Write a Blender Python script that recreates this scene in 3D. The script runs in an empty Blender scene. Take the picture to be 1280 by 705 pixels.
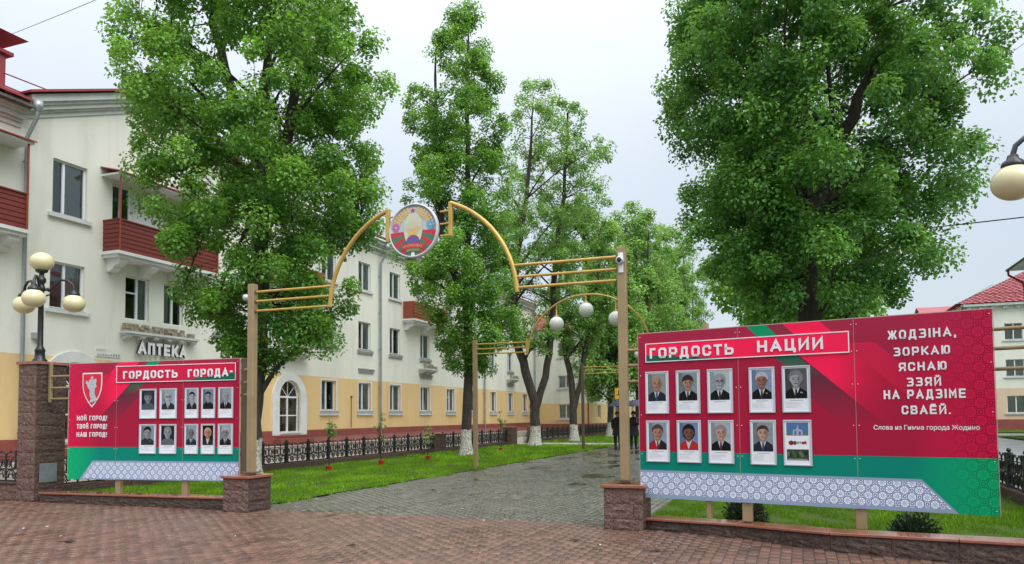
import bpy, bmesh, math, random
import numpy as np
from mathutils import Vector, Matrix

# ------------------------------------------------------------------ camera, world, sun, exposure
SC = bpy.context.scene
COL = SC.collection
R_ = math.radians
PI = math.pi

cam_data = bpy.data.cameras.new('camera')
cam_data.sensor_width = 36.0
cam_data.lens = 950.0 / 1280.0 * 36.0
cam_data.shift_y = 121.0 / 1280.0
cam_data.clip_start = 0.1
cam_data.clip_end = 2000.0
cam = bpy.data.objects.new('camera', cam_data)
COL.objects.link(cam)
cam.matrix_world = Matrix.Translation((0, 0, 1.6)) @ Matrix.Rotation(R_(92.8), 4, 'X') @ Matrix.Rotation(R_(-0.5), 4, 'Z')
SC.camera = cam

SUN_EL, SUN_AZ = 52.0, 140.0      # azimuth clockwise from +Y: behind the camera, to the right
SKY_WHITE = 0.49
world = bpy.data.worlds.new('World')
SC.world = world
world.use_nodes = True
wn = world.node_tree
wn.nodes.clear()
wout = wn.nodes.new('ShaderNodeOutputWorld')
wbg = wn.nodes.new('ShaderNodeBackground')
wbg2 = wn.nodes.new('ShaderNodeBackground')
wadd = wn.nodes.new('ShaderNodeAddShader')
wsky = wn.nodes.new('ShaderNodeTexSky')
wsky.sky_type = 'NISHITA'
wsky.sun_disc = False
wsky.sun_elevation = R_(SUN_EL)
wsky.sun_rotation = R_(SUN_AZ)
wbg.inputs['Strength'].default_value = 0.05
wn.links.new(wsky.outputs[0], wbg.inputs['Color'])
# the closed cloud deck: soft uneven grey-white over the whole dome
wtc = wn.nodes.new('ShaderNodeTexCoord')
wno = wn.nodes.new('ShaderNodeTexNoise')
wno.inputs['Scale'].default_value = 1.6
wno.inputs['Detail'].default_value = 5.0
wno.inputs['Roughness'].default_value = 0.55
wra = wn.nodes.new('ShaderNodeValToRGB')
wra.color_ramp.elements[0].position = 0.3
wra.color_ramp.elements[0].color = (0.715, 0.76, 0.79, 1)
wra.color_ramp.elements[1].position = 0.72
wra.color_ramp.elements[1].color = (0.885, 0.92, 0.94, 1)
wn.links.new(wtc.outputs['Generated'], wno.inputs['Vector'])
wn.links.new(wno.outputs['Fac'], wra.inputs['Fac'])
wn.links.new(wra.outputs['Color'], wbg2.inputs['Color'])
# an overcast sky is brighter towards the zenith
wsp = wn.nodes.new('ShaderNodeSeparateXYZ'); wn.links.new(wtc.outputs['Generated'], wsp.inputs[0])
wm1 = wn.nodes.new('ShaderNodeMath'); wm1.operation = 'MULTIPLY'; wn.links.new(wsp.outputs[2], wm1.inputs[0]); wn.links.new(wsp.outputs[2], wm1.inputs[1])
wm2 = wn.nodes.new('ShaderNodeMath'); wm2.operation = 'MULTIPLY_ADD'; wn.links.new(wm1.outputs[0], wm2.inputs[0])
wm2.inputs[1].default_value = SKY_WHITE*3.8; wm2.inputs[2].default_value = SKY_WHITE; wn.links.new(wm2.outputs[0], wbg2.inputs['Strength'])
wn.links.new(wbg.outputs[0], wadd.inputs[0])
wn.links.new(wbg2.outputs[0], wadd.inputs[1])
wn.links.new(wadd.outputs[0], wout.inputs['Surface'])

sun_data = bpy.data.lights.new('sun', 'SUN')
sun_data.energy = 2.0
sun_data.angle = R_(50)
sun_data.color = (1.0, 0.985, 0.96)
sun = bpy.data.objects.new('sun', sun_data)
COL.objects.link(sun)
_sd = Vector((math.sin(R_(SUN_AZ)) * math.cos(R_(SUN_EL)), math.cos(R_(SUN_AZ)) * math.cos(R_(SUN_EL)), math.sin(R_(SUN_EL))))
sun.rotation_euler = _sd.to_track_quat('Z', 'Y').to_euler()
sun.location = (0, -10, 40)

SC.view_settings.view_transform = 'Standard'
SC.view_settings.look = 'None'
SC.view_settings.exposure = 0.25
SC.view_settings.gamma = 1.0
SC.view_settings.use_curve_mapping = False
SC.cycles.max_bounces = 8
SC.cycles.transparent_max_bounces = 12

# ------------------------------------------------------------------ frame of the avenue
A = R_(20.7)                      # the avenue runs 20.7 degrees right of the view axis
UX, UY = math.sin(A), math.cos(A)
VX, VY = math.cos(A), -math.sin(A)
def P(u, v, z=0.0):               # u along the avenue, v to its right
    return Vector((u * UX + v * VX, u * UY + v * VY, z))
def uv_of(x, y):
    return x * UX + y * UY, x * VX + y * VY

# ------------------------------------------------------------------ object helpers
def prop(o, label=None, cat=None, group=None, kind=None):
    if label: o['label'] = label
    if cat: o['category'] = cat
    if group: o['group'] = group
    if kind: o['kind'] = kind
    return o
def thing(name, label, cat, loc=(0, 0, 0), rz=-A, group=None):
    o = bpy.data.objects.new(name, None)
    o.empty_display_size = 0.2
    COL.objects.link(o)
    o.location = loc
    o.rotation_euler = (0, 0, rz)
    return prop(o, label, cat, group)
def copy_tree(o, parent=None):
    c = o.copy(); COL.objects.link(c)
    if parent: c.parent = parent
    for ch in list(o.children): copy_tree(ch, c)
    return c
def link_mesh(name, me, parent=None, mats=None, label=None, kind=None):
    o = bpy.data.objects.new(name, me)
    COL.objects.link(o)
    if mats is not None and len(me.materials) == 0:
        for m in (mats if isinstance(mats, (list, tuple)) else [mats]): me.materials.append(m)
    if parent: o.parent = parent
    return prop(o, label, None, None, kind)

class MB:
    """collects faces for one mesh object"""
    def __init__(s): s.v = []; s.f = []; s.m = []; s.sm = []
    def add(s, vs, fs, mi=0, smooth=False):
        b = len(s.v); s.v += [tuple(p) for p in vs]
        for f in fs: s.f.append(tuple(i + b for i in f)); s.m.append(mi); s.sm.append(smooth)
    def box(s, x0, x1, y0, y1, z0, z1, mi=0):
        s.add([(x0,y0,z0),(x1,y0,z0),(x1,y1,z0),(x0,y1,z0),(x0,y0,z1),(x1,y0,z1),(x1,y1,z1),(x0,y1,z1)],
              [(0,3,2,1),(4,5,6,7),(0,1,5,4),(1,2,6,5),(2,3,7,6),(3,0,4,7)], mi)
    def cbox(s, x0, x1, y0, y1, z0, z1, c=0.004, mi=0):       # box with chamfered edges
        bm = bmesh.new()
        bmesh.ops.create_cube(bm, size=1.0)
        for v in bm.verts:
            v.co = Vector(((x0+x1)/2 + v.co.x*(x1-x0), (y0+y1)/2 + v.co.y*(y1-y0), (z0+z1)/2 + v.co.z*(z1-z0)))
        bmesh.ops.bevel(bm, geom=bm.edges[:], offset=c, segments=1, affect='EDGES')
        bm.verts.index_update()
        s.add([v.co[:] for v in bm.verts], [[v.index for v in f.verts] for f in bm.faces], mi)
        bm.free()
    def fbox(s, F, a0, a1, b0, b1, d0, d1, mi=0):              # box in a facade frame (along, up, out)
        s.add([F(a0,b0,d0),F(a1,b0,d0),F(a1,b0,d1),F(a0,b0,d1),F(a0,b1,d0),F(a1,b1,d0),F(a1,b1,d1),F(a0,b1,d1)],
              [(0,3,2,1),(4,5,6,7),(0,1,5,4),(1,2,6,5),(2,3,7,6),(3,0,4,7)], mi)
    def quad(s, a, b, c, d, mi=0): s.add([a,b,c,d], [(0,1,2,3)], mi)
    def poly(s, pts, mi=0): s.add(pts, [tuple(range(len(pts)))], mi)
    def prism(s, pts, off, mi=0):                              # polygon pts extruded by vector off
        n = len(pts); off = Vector(off)
        vs = [Vector(p) for p in pts] + [Vector(p) + off for p in pts]
        fs = [tuple(range(n))[::-1], tuple(range(n, 2*n))] + [(i, (i+1) % n, n + (i+1) % n, n + i) for i in range(n)]
        s.add(vs, fs, mi)
    def tube(s, pts, r, n=8, mi=0, caps=True, smooth=True):
        pts = [Vector(p) for p in pts]
        rr = r if isinstance(r, (list, tuple)) else [r] * len(pts)
        vs = []; fs = []
        up = None
        for i, p in enumerate(pts):
            t = (pts[min(i+1, len(pts)-1)] - pts[max(i-1, 0)])
            if t.length < 1e-9: t = Vector((0,0,1))
            t.normalize()
            if up is None:
                up = Vector((0,0,1)) if abs(t.z) < 0.9 else Vector((0,1,0))
            up = (up - t * up.dot(t))
            if up.length < 1e-6: up = t.orthogonal()
            up.normalize()
            sd = t.cross(up)
            for k in range(n):
                a = 2*PI*k/n
                vs.append(p + (up*math.cos(a) + sd*math.sin(a)) * rr[i])
        for i in range(len(pts)-1):
            for k in range(n):
                fs.append((i*n+k, i*n+(k+1) % n, (i+1)*n+(k+1) % n, (i+1)*n+k))
        s.add(vs, fs, mi, smooth)
        if caps:
            b = len(vs) - n
            s.add(vs[:n], [tuple(range(n))], mi); s.add(vs[b:], [tuple(range(n))[::-1]], mi)
    def lathe(s, c, prof, n=20, mi=0, smooth=True, ax='z'):
        vs = []; fs = []
        for (r, z) in prof:
            for k in range(n):
                a = 2*PI*k/n
                p = (r*math.cos(a), r*math.sin(a), z)
                if ax == 'y': p = (p[0], p[2], p[1])
                if ax == 'x': p = (p[2], p[0], p[1])
                vs.append((c[0]+p[0], c[1]+p[1], c[2]+p[2]))
        for i in range(len(prof)-1):
            for k in range(n): fs.append((i*n+k, i*n+(k+1) % n, (i+1)*n+(k+1) % n, (i+1)*n+k))
        s.add(vs, fs, mi, smooth)
    def ball(s, c, rx, rz=None, n=20, m=12, mi=0):
        rz = rz or rx
        s.lathe(c, [(max(1e-4, rx*math.sin(PI*i/m)), -rz*math.cos(PI*i/m)) for i in range(m+1)], n, mi)
    def mesh(s, name, mats):
        me = bpy.data.meshes.new(name)
        me.from_pydata(s.v, [], s.f)
        for m in (mats if isinstance(mats, (list, tuple)) else [mats]): me.materials.append(m)
        me.polygons.foreach_set('material_index', s.m)
        me.polygons.foreach_set('use_smooth', s.sm)
        me.update()
        return me
    def build(s, name, mats, parent=None, label=None, kind=None):
        return link_mesh(name, s.mesh(name, mats), parent, None, label, kind)

def np_mesh(name, V, F, mats, mi=None, attr=None, smooth=False):
    V = np.asarray(V, np.float32); F = np.asarray(F, np.int32)
    me = bpy.data.meshes.new(name)
    k = F.shape[1]
    me.vertices.add(len(V)); me.vertices.foreach_set('co', V.ravel())
    me.loops.add(F.size); me.loops.foreach_set('vertex_index', F.ravel())
    me.polygons.add(len(F))
    me.polygons.foreach_set('loop_start', np.arange(0, F.size, k, dtype=np.int32))
    me.polygons.foreach_set('loop_total', np.full(len(F), k, np.int32))
    for m in (mats if isinstance(mats, (list, tuple)) else [mats]): me.materials.append(m)
    if mi is not None: me.polygons.foreach_set('material_index', np.asarray(mi, np.int32))
    if smooth: me.polygons.foreach_set('use_smooth', np.ones(len(F), bool))
    me.update(calc_edges=True)
    if attr is not None:
        a = me.attributes.new('tint', 'FLOAT', 'POINT'); a.data.foreach_set('value', np.asarray(attr, np.float32))
    return me

# ------------------------------------------------------------------ materials
def srgb(r, g, b):
    f = lambda c: (c/255/12.92) if c/255 <= 0.04045 else ((c/255+0.055)/1.055)**2.4
    return (f(r), f(g), f(b))
class X:
    """a value in a node tree with arithmetic"""
    def __init__(s, nt, so): s.nt = nt; s.so = so
    def _m(s, op, *o, clamp=False):
        n = s.nt.nodes.new('ShaderNodeMath'); n.operation = op; n.use_clamp = clamp
        for i, q in enumerate((s,) + o):
            if isinstance(q, X): s.nt.links.new(q.so, n.inputs[i])
            else: n.inputs[i].default_value = q
        return X(s.nt, n.outputs[0])
    def __add__(s, o): return s._m('ADD', o)
    __radd__ = __add__
    def __sub__(s, o): return s._m('SUBTRACT', o)
    def __rsub__(s, o): return (s*-1.0) + o
    def __mul__(s, o): return s._m('MULTIPLY', o)
    __rmul__ = __mul__
    def gt(s, o): return s._m('GREATER_THAN', o)
    def lt(s, o): return s._m('LESS_THAN', o)
    def ab(s): return s._m('ABSOLUTE')
    def frac(s): return s._m('FRACT')
    def mx(s, o): return s._m('MAXIMUM', o)
    def mn(s, o): return s._m('MINIMUM', o)
    def clamp(s): return s._m('ADD', 0.0, clamp=True)
    def sq(s): return s._m('SQRT')
    def ramp(s, a, b): return ((s - a) * (1.0/(b - a))).clamp()
def mixc(nt, f, a, b):
    n = nt.nodes.new('ShaderNodeMix'); n.data_type = 'RGBA'
    for so, q in ((n.inputs[0], f), (n.inputs[6], a), (n.inputs[7], b)):
        if isinstance(q, X): nt.links.new(q.so, so)
        elif hasattr(q, 'is_output'): nt.links.new(q, so)
        elif isinstance(q, (int, float)): so.default_value = q
        else: so.default_value = (q[0], q[1], q[2], 1)
    return n.outputs[2]
def new_mat(name):
    m = bpy.data.materials.new(name); m.use_nodes = True
    nt = m.node_tree
    return m, nt, nt.nodes['Principled BSDF']
def coords(nt, kind='Object'):
    tc = nt.nodes.new('ShaderNodeTexCoord')
    sp = nt.nodes.new('ShaderNodeSeparateXYZ')
    nt.links.new(tc.outputs[kind], sp.inputs[0])
    return tc.outputs[kind], X(nt, sp.outputs[0]), X(nt, sp.outputs[1]), X(nt, sp.outputs[2])
def world_pos(nt):
    g = nt.nodes.new('ShaderNodeNewGeometry')
    sp = nt.nodes.new('ShaderNodeSeparateXYZ')
    nt.links.new(g.outputs['Position'], sp.inputs[0])
    return g.outputs['Position'], X(nt, sp.outputs[0]), X(nt, sp.outputs[1]), X(nt, sp.outputs[2])
def noise(nt, vec, scale, detail=4, rough=0.55, kind='n', stretch=None):
    if stretch:
        mp = nt.nodes.new('ShaderNodeMapping'); mp.inputs['Scale'].default_value = stretch
        nt.links.new(vec, mp.inputs[0]); vec = mp.outputs[0]
    if kind == 'n':
        n = nt.nodes.new('ShaderNodeTexNoise'); n.inputs['Detail'].default_value = detail; n.inputs['Roughness'].default_value = rough
    else:
        n = nt.nodes.new('ShaderNodeTexVoronoi')
    n.inputs['Scale'].default_value = scale
    nt.links.new(vec, n.inputs['Vector'])
    return X(nt, n.outputs['Fac' if kind == 'n' else 'Distance'])
def bump(nt, pb, h, dist=0.01, strength=1.0):
    b = nt.nodes.new('ShaderNodeBump'); b.inputs['Distance'].default_value = dist; b.inputs['Strength'].default_value = strength
    nt.links.new(h.so, b.inputs['Height']); nt.links.new(b.outputs[0], pb.inputs['Normal'])
def mat(name, c, rough=0.6, c2=None, scale=6, bumpd=0.0, bscale=40, metal=0.0, spec=0.5, dirt=None, dscale=1.5, damt=0.3, stretch=None, rvar=0.0):
    """procedural material: two tones by noise, optional dirt patches, fine relief"""
    m, nt, pb = new_mat(name)
    vec, *_ = world_pos(nt)
    c2 = c2 or tuple(v*0.82 for v in c)
    f = noise(nt, vec, scale, 5, 0.6, stretch=stretch).ramp(0.3, 0.7)
    col = mixc(nt, f, c, c2)
    if dirt:
        g = noise(nt, vec, dscale, 6, 0.65, stretch=stretch).ramp(0.48, 0.75) * damt
        col = mixc(nt, g, col, dirt)
    nt.links.new(col, pb.inputs['Base Color'])
    pb.inputs['Roughness'].default_value = rough
    if rvar:
        r = (f * rvar) + (rough - rvar*0.5)
        nt.links.new(r.so, pb.inputs['Roughness'])
    pb.inputs['Metallic'].default_value = metal
    pb.inputs['Specular IOR Level'].default_value = spec
    if bumpd: bump(nt, pb, noise(nt, vec, bscale, 4, 0.6), bumpd)
    return m

M = {}
M['stucco'] = mat('white_stucco', (0.80,0.80,0.70), 0.9, (0.74,0.745,0.66), 0.7, 0.003, 60, dirt=(0.50,0.50,0.43), dscale=0.9, damt=0.5, stretch=(1,1,0.22))
M['yellow'] = mat('ochre_stucco', (0.78,0.56,0.27), 0.9, (0.72,0.51,0.24), 0.8, 0.003, 60, dirt=(0.5,0.36,0.2), dscale=1.0, damt=0.45, stretch=(1,1,0.25))
M['pinkwall'] = mat('peach_stucco', (0.75,0.55,0.42), 0.9, (0.70,0.50,0.38), 0.8)
M['plinth'] = mat('red_plinth', (0.24,0.055,0.045), 0.7, (0.30,0.08,0.06), 1.2, 0.004, 30, dirt=(0.12,0.05,0.04), damt=0.5)
M['plinthl'] = mat('pink_red_plinth', (0.40,0.15,0.13), 0.5, (0.31,0.11,0.10), 1.2, 0.004, 30, dirt=(0.2,0.08,0.07), damt=0.5)
M['trim'] = mat('white_trim', (0.74,0.755,0.74), 0.7, (0.66,0.68,0.66), 1.6, 0.002, 40, dirt=(0.42,0.42,0.38), dscale=1.6, damt=0.35)
M['cornice'] = mat('grey_white_cornice', (0.66,0.68,0.66), 0.85, (0.56,0.59,0.58), 1.4, 0.003, 40, dirt=(0.32,0.33,0.30), dscale=2.2, damt=0.5)
M['sill'] = mat('grey_sill', (0.40,0.41,0.40), 0.8, (0.30,0.31,0.30), 4, 0.004, 30)
M['crumble'] = mat('crumbling_masonry', (0.42,0.36,0.27), 0.95, (0.20,0.17,0.12), 9, 0.02, 22, dirt=(0.55,0.53,0.46), dscale=5, damt=0.6)
M['pvc'] = mat('white_window_frame', (0.80,0.82,0.83), 0.35, (0.76,0.78,0.79), 3)
M['redmetal'] = mat('red_roof_metal', (0.28,0.035,0.045), 0.5, (0.33,0.05,0.055), 1.5, dirt=(0.17,0.04,0.04), damt=0.5)
M['redtile'] = mat('red_metal_tiles', (0.40,0.10,0.105), 0.5, (0.36,0.06,0.065), 1.5)
M['redboard'] = mat('oxblood_board', (0.21,0.035,0.025), 0.55, (0.15,0.025,0.02), 5, 0.002, 30, stretch=(1,1,6))
M['brownred'] = mat('terracotta_cladding', (0.32,0.07,0.035), 0.7, (0.22,0.05,0.03), 6, 0.004, 25)
M['zinc'] = mat('galvanised_pipe', (0.40,0.44,0.46), 0.42, (0.30,0.34,0.36), 2.5, metal=0.45, dirt=(0.18,0.18,0.17), damt=0.5)
M['redpipe'] = mat('red_painted_pipe', (0.20,0.02,0.02), 0.45, (0.25,0.03,0.03), 3)
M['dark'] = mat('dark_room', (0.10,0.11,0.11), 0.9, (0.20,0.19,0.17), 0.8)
M['warm'] = mat('lobby_lamplight_tan', (0.75,0.48,0.24), 0.8, (0.6,0.38,0.2), 2)  # warm lamplight inside the lobby, put into the tan colour
M['soffit'] = mat('dark_soffit', (0.07,0.06,0.055), 0.9, (0.16,0.14,0.12), 5)  # dark brown-grey mottle for the eave underside and the gutter
M['curtain'] = mat('pale_curtain', (0.78,0.80,0.79), 0.9, (0.62,0.65,0.66), 12, stretch=(8,8,0.3))
M['gold'] = mat('gold_paint', (0.62,0.41,0.10), 0.36, (0.50,0.32,0.07), 5, metal=0.25, dirt=(0.2,0.12,0.04), dscale=4, damt=0.3)
M['bronze'] = mat('tan_painted_post', (0.37,0.27,0.15), 0.42, (0.31,0.225,0.12), 4, metal=0.15, dirt=(0.16,0.11,0.06), dscale=2.5, damt=0.35)
M['darkpost'] = mat('brown_painted_steel', (0.13,0.085,0.055), 0.5, (0.10,0.065,0.04), 4)
M['granite'] = mat('split_face_granite', (0.21,0.115,0.09), 0.72, (0.085,0.045,0.037), 38, 0.045, 24, dirt=(0.33,0.22,0.18), dscale=18, damt=0.7)
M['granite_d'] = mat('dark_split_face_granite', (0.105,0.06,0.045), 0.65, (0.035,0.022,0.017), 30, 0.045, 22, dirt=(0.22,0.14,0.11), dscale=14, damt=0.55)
M['coping'] = mat('polished_red_granite', (0.33,0.12,0.075), 0.14, (0.24,0.085,0.055), 30, rvar=0.1, dirt=(0.42,0.25,0.2), dscale=2.0, damt=0.5)
M['iron'] = mat('black_cast_iron', (0.012,0.013,0.014), 0.4, (0.02,0.02,0.02), 10)
M['lampiron'] = mat('black_lamp_iron', (0.012,0.014,0.015), 0.32, (0.02,0.022,0.022), 10)
M['globe'] = mat('cream_globe', (0.74,0.67,0.42), 0.22, (0.70,0.63,0.39), 3)
M['globe'].node_tree.nodes['Principled BSDF'].inputs['Subsurface Weight'].default_value = 0.3
M['wglobe'] = mat('milk_globe', (0.78,0.77,0.70), 0.25, (0.74,0.73,0.66), 3)
M['white'] = mat('white_paint', (0.80,0.80,0.80), 0.4, (0.76,0.76,0.77), 6)
M['letter'] = mat('white_lettering', (0.80,0.81,0.83), 0.45, (0.77,0.78,0.80), 6)
M['black'] = mat('black_paint', (0.015,0.015,0.016), 0.5)
M['silver'] = mat('silver_frame', (0.62,0.64,0.68), 0.3, (0.55,0.57,0.61), 8, metal=0.4)
M['paper'] = mat('white_print_paper', (0.80,0.81,0.85), 0.5, (0.73,0.75,0.79), 5)
M['print_grey'] = mat('grey_print', (0.40,0.41,0.44), 0.5)
M['redplastic'] = mat('red_plastic', (0.48,0.02,0.02), 0.4, (0.38,0.02,0.02), 8)
M['soil'] = mat('dark_soil', (0.05,0.035,0.025), 0.95, (0.03,0.022,0.015), 12, 0.02, 30)
M['asphalt'] = mat('wet_asphalt', (0.22,0.23,0.24), 0.35, (0.17,0.175,0.18), 0.8, 0.004, 50, rvar=0.3)
M['sidewalk'] = mat('pale_pavement', (0.44,0.38,0.34), 0.45, (0.36,0.31,0.28), 1.2, 0.003, 30, rvar=0.2)
M['apron'] = mat('pale_concrete_apron', (0.46,0.40,0.35), 0.6, (0.38,0.33,0.29), 1.5, 0.004, 30, dirt=(0.25,0.2,0.17), damt=0.4)
M['mortar'] = mat('sandy_joint', (0.055,0.045,0.038), 0.75, (0.085,0.07,0.058), 8)
M['groundgreen'] = mat('distant_grass', (0.07,0.13,0.03), 0.95, (0.05,0.10,0.025), 0.3)
M['lawn'] = mat('lawn_soil', (0.075,0.13,0.022), 0.95, (0.05,0.085,0.018), 2.5, 0.01, 60, spec=.05, dirt=(0.07,0.06,0.03), dscale=1.2, damt=0.6)
M['navy'] = mat('navy_umbrella_cloth', (0.012,0.02,0.06), 0.5, (0.02,0.03,0.08), 3)
M['coat'] = mat('black_coat_cloth', (0.012,0.012,0.014), 0.85, (0.02,0.02,0.022), 20)
M['skin'] = mat('skin', (0.50,0.29,0.21), 0.55, (0.46,0.26,0.19), 8)
M['trouser'] = mat('dark_trouser_cloth', (0.02,0.022,0.03), 0.9)
M['cable'] = mat('black_cable', (0.01,0.01,0.012), 0.6)
M['signyellow'] = mat('yellow_sign', (0.75,0.42,0.03), 0.5)
M['plate'] = mat('steel_plaque', (0.16,0.19,0.21), 0.3, (0.25,0.29,0.31), 3.5, metal=0.4)

def glass_mat():
    m, nt, pb = new_mat('window_glass')
    out = nt.nodes['Material Output']
    tr = nt.nodes.new('ShaderNodeBsdfTransparent'); tr.inputs[0].default_value = (0.78, 0.82, 0.81, 1)
    gl = nt.nodes.new('ShaderNodeBsdfGlossy'); gl.inputs['Roughness'].default_value = 0.03
    gl.inputs['Color'].default_value = (0.85, 0.9, 0.95, 1)
    fr = nt.nodes.new('ShaderNodeFresnel'); fr.inputs[0].default_value = 1.9
    vec, *_ = world_pos(nt)
    b = nt.nodes.new('ShaderNodeBump'); b.inputs['Distance'].default_value = 0.02
    nt.links.new(noise(nt, vec, 0.9, 2).so, b.inputs['Height'])
    nt.links.new(b.outputs[0], gl.inputs['Normal'])
    mx = nt.nodes.new('ShaderNodeMixShader')
    nt.links.new(fr.outputs[0], mx.inputs[0]); nt.links.new(tr.outputs[0], mx.inputs[1]); nt.links.new(gl.outputs[0], mx.inputs[2])
    nt.links.new(mx.outputs[0], out.inputs['Surface'])
    return m
M['glass'] = glass_mat()
def water_mat():
    m, nt, pb = new_mat('puddle_water')
    out = nt.nodes['Material Output']
    tr = nt.nodes.new('ShaderNodeBsdfTransparent'); tr.inputs[0].default_value = (0.75, 0.75, 0.72, 1)
    gl = nt.nodes.new('ShaderNodeBsdfGlossy'); gl.inputs['Roughness'].default_value = 0.10
    fr = nt.nodes.new('ShaderNodeFresnel'); fr.inputs[0].default_value = 1.33
    vec, *_ = world_pos(nt)
    b = nt.nodes.new('ShaderNodeBump'); b.inputs['Distance'].default_value = 0.004
    nt.links.new(noise(nt, vec, 14, 3).so, b.inputs['Height'])
    nt.links.new(b.outputs[0], gl.inputs['Normal']); nt.links.new(b.outputs[0], fr.inputs['Normal'])
    mx = nt.nodes.new('ShaderNodeMixShader')
    nt.links.new(fr.outputs[0], mx.inputs[0]); nt.links.new(tr.outputs[0], mx.inputs[1]); nt.links.new(gl.outputs[0], mx.inputs[2])
    nt.links.new(mx.outputs[0], out.inputs['Surface'])
    return m
M['water'] = water_mat()
def paver_mat(name, c, c2, c3, dirt, rbase):
    """wet pavers: colour differs from brick to brick (attribute), wet film varies in patches"""
    m, nt, pb = new_mat(name)
    vec, *_ = world_pos(nt)
    at = nt.nodes.new('ShaderNodeAttribute'); at.attribute_name = 'tint'
    t = X(nt, at.outputs['Fac'])
    col = mixc(nt, t, c, c2)
    col = mixc(nt, noise(nt, vec, 0.55, 5, 0.6).ramp(0.42, 0.68), col, c3)
    col = mixc(nt, noise(nt, vec, 1.7, 7, 0.72).ramp(0.5, 0.72) * 0.6, col, dirt)
    col = mixc(nt, noise(nt, vec, 90, 3, 0.7).ramp(0.35, 0.75) * 0.35, col, tuple(v*0.45 for v in c))
    nt.links.new(col, pb.inputs['Base Color'])
    wet = noise(nt, vec, 0.8, 5, 0.6).ramp(0.35, 0.62)
    r = wet * 0.24 + rbase
    nt.links.new(r.so, pb.inputs['Roughness'])
    pb.inputs['Specular IOR Level'].default_value = 0.5
    bump(nt, pb, noise(nt, vec, 70, 4, 0.65), 0.0022)
    return m
M['redpaver'] = paver_mat('wet_red_paver', (0.235,0.125,0.09), (0.085,0.046,0.036), (0.17,0.10,0.075), (0.075,0.05,0.034), 0.17)
M['greypaver'] = paver_mat('wet_grey_paver', (0.185,0.172,0.14), (0.065,0.064,0.052), (0.125,0.118,0.096), (0.06,0.06,0.042), 0.07)

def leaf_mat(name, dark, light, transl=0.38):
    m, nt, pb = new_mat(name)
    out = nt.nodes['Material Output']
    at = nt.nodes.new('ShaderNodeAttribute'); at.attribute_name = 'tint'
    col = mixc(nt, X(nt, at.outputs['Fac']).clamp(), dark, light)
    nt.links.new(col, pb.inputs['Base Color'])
    pb.inputs['Roughness'].default_value = 0.42
    tr = nt.nodes.new('ShaderNodeBsdfTranslucent')
    c2 = mixc(nt, 0.5, col, (light[0]*1.5, light[1]*1.35, light[2]*0.7))
    nt.links.new(c2, tr.inputs[0])
    mx = nt.nodes.new('ShaderNodeMixShader'); mx.inputs[0].default_value = transl
    nt.links.new(pb.outputs[0], mx.inputs[1]); nt.links.new(tr.outputs[0], mx.inputs[2])
    nt.links.new(mx.outputs[0], out.inputs['Surface'])
    return m
M['leaf'] = leaf_mat('lime_leaf', (0.055,0.18,0.035), (0.28,0.54,0.08))
M['leaf2'] = leaf_mat('lime_leaf_dark', (0.045,0.16,0.04), (0.23,0.48,0.09))
M['leaf3'] = leaf_mat('pale_young_leaf', (0.075,0.20,0.045), (0.30,0.52,0.12))
M['needle'] = leaf_mat('dark_shrub_leaf', (0.015,0.035,0.012), (0.04,0.075,0.025), 0.15)
M['grass'] = leaf_mat('grass_blade', (0.055,0.14,0.006), (0.30,0.55,0.02), 0.35)
def bark_mat(name, whitewash):
    m, nt, pb = new_mat(name)
    vec, x, y, z = coords(nt)
    n1 = noise(nt, vec, 9, 6, 0.7, stretch=(1, 1, 0.22))
    col = mixc(nt, n1.ramp(0.35, 0.65), (0.022,0.019,0.015), (0.075,0.062,0.048))
    if whitewash:
        edge = (z + noise(nt, vec, 7, 4) * 0.30).lt(1.22)
        chips = noise(nt, vec, 14, 5, 0.7).ramp(0.40, 0.56)
        ww = mixc(nt, chips, (0.22,0.20,0.17), (0.62,0.60,0.54))
        col = mixc(nt, edge, col, ww)
    nt.links.new(col, pb.inputs['Base Color'])
    pb.inputs['Roughness'].default_value = 0.85
    bump(nt, pb, n1, 0.05)
    return m
M['bark'] = bark_mat('tree_bark', False)
M['barkw'] = bark_mat('whitewashed_bark', True)

# ------------------------------------------------------------------ text
def text_mesh(body, x0, x1, z0, z1, depth=0.004, bold=0.02, y=0.0, shear=0.0, keep=False):
    """letters fitted into the rectangle x0..x1, z0..z1, front face at -y"""
    cu = bpy.data.curves.new('lettering_curve', 'FONT')
    cu.body = body; cu.size = 1.0; cu.offset = bold; cu.extrude = 0.5; cu.shear = shear
    cu.resolution_u = 3
    ob = bpy.data.objects.new('lettering_tmp', cu); COL.objects.link(ob)
    dg = bpy.context.evaluated_depsgraph_get()
    me = bpy.data.meshes.new_from_object(ob.evaluated_get(dg))
    bpy.data.objects.remove(ob); bpy.data.curves.remove(cu)
    n = len(me.vertices); co = np.empty(n*3, np.float32); me.vertices.foreach_get('co', co); co = co.reshape(-1, 3)
    mn, mxx = co.min(0), co.max(0)
    out = np.empty_like(co)
    out[:,0] = x0 + (co[:,0]-mn[0]) / (mxx[0]-mn[0]) * (x1-x0)
    out[:,2] = z0 + (co[:,1]-mn[1]) / (mxx[1]-mn[1]) * (z1-z0)
    out[:,1] = y - (co[:,2]-mn[2]) / (mxx[2]-mn[2]) * depth
    me.vertices.foreach_set('co', out.ravel()); me.update()
    me.materials.clear()
    return me
def text(body, x0, x1, z0, z1, m, parent, depth=0.004, bold=0.02, y=0.0, name='lettering', label=None):
    me = text_mesh(body, x0, x1, z0, z1, depth, bold, y)
    me.materials.append(m)
    return link_mesh(name, me, parent, None, label)

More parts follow.
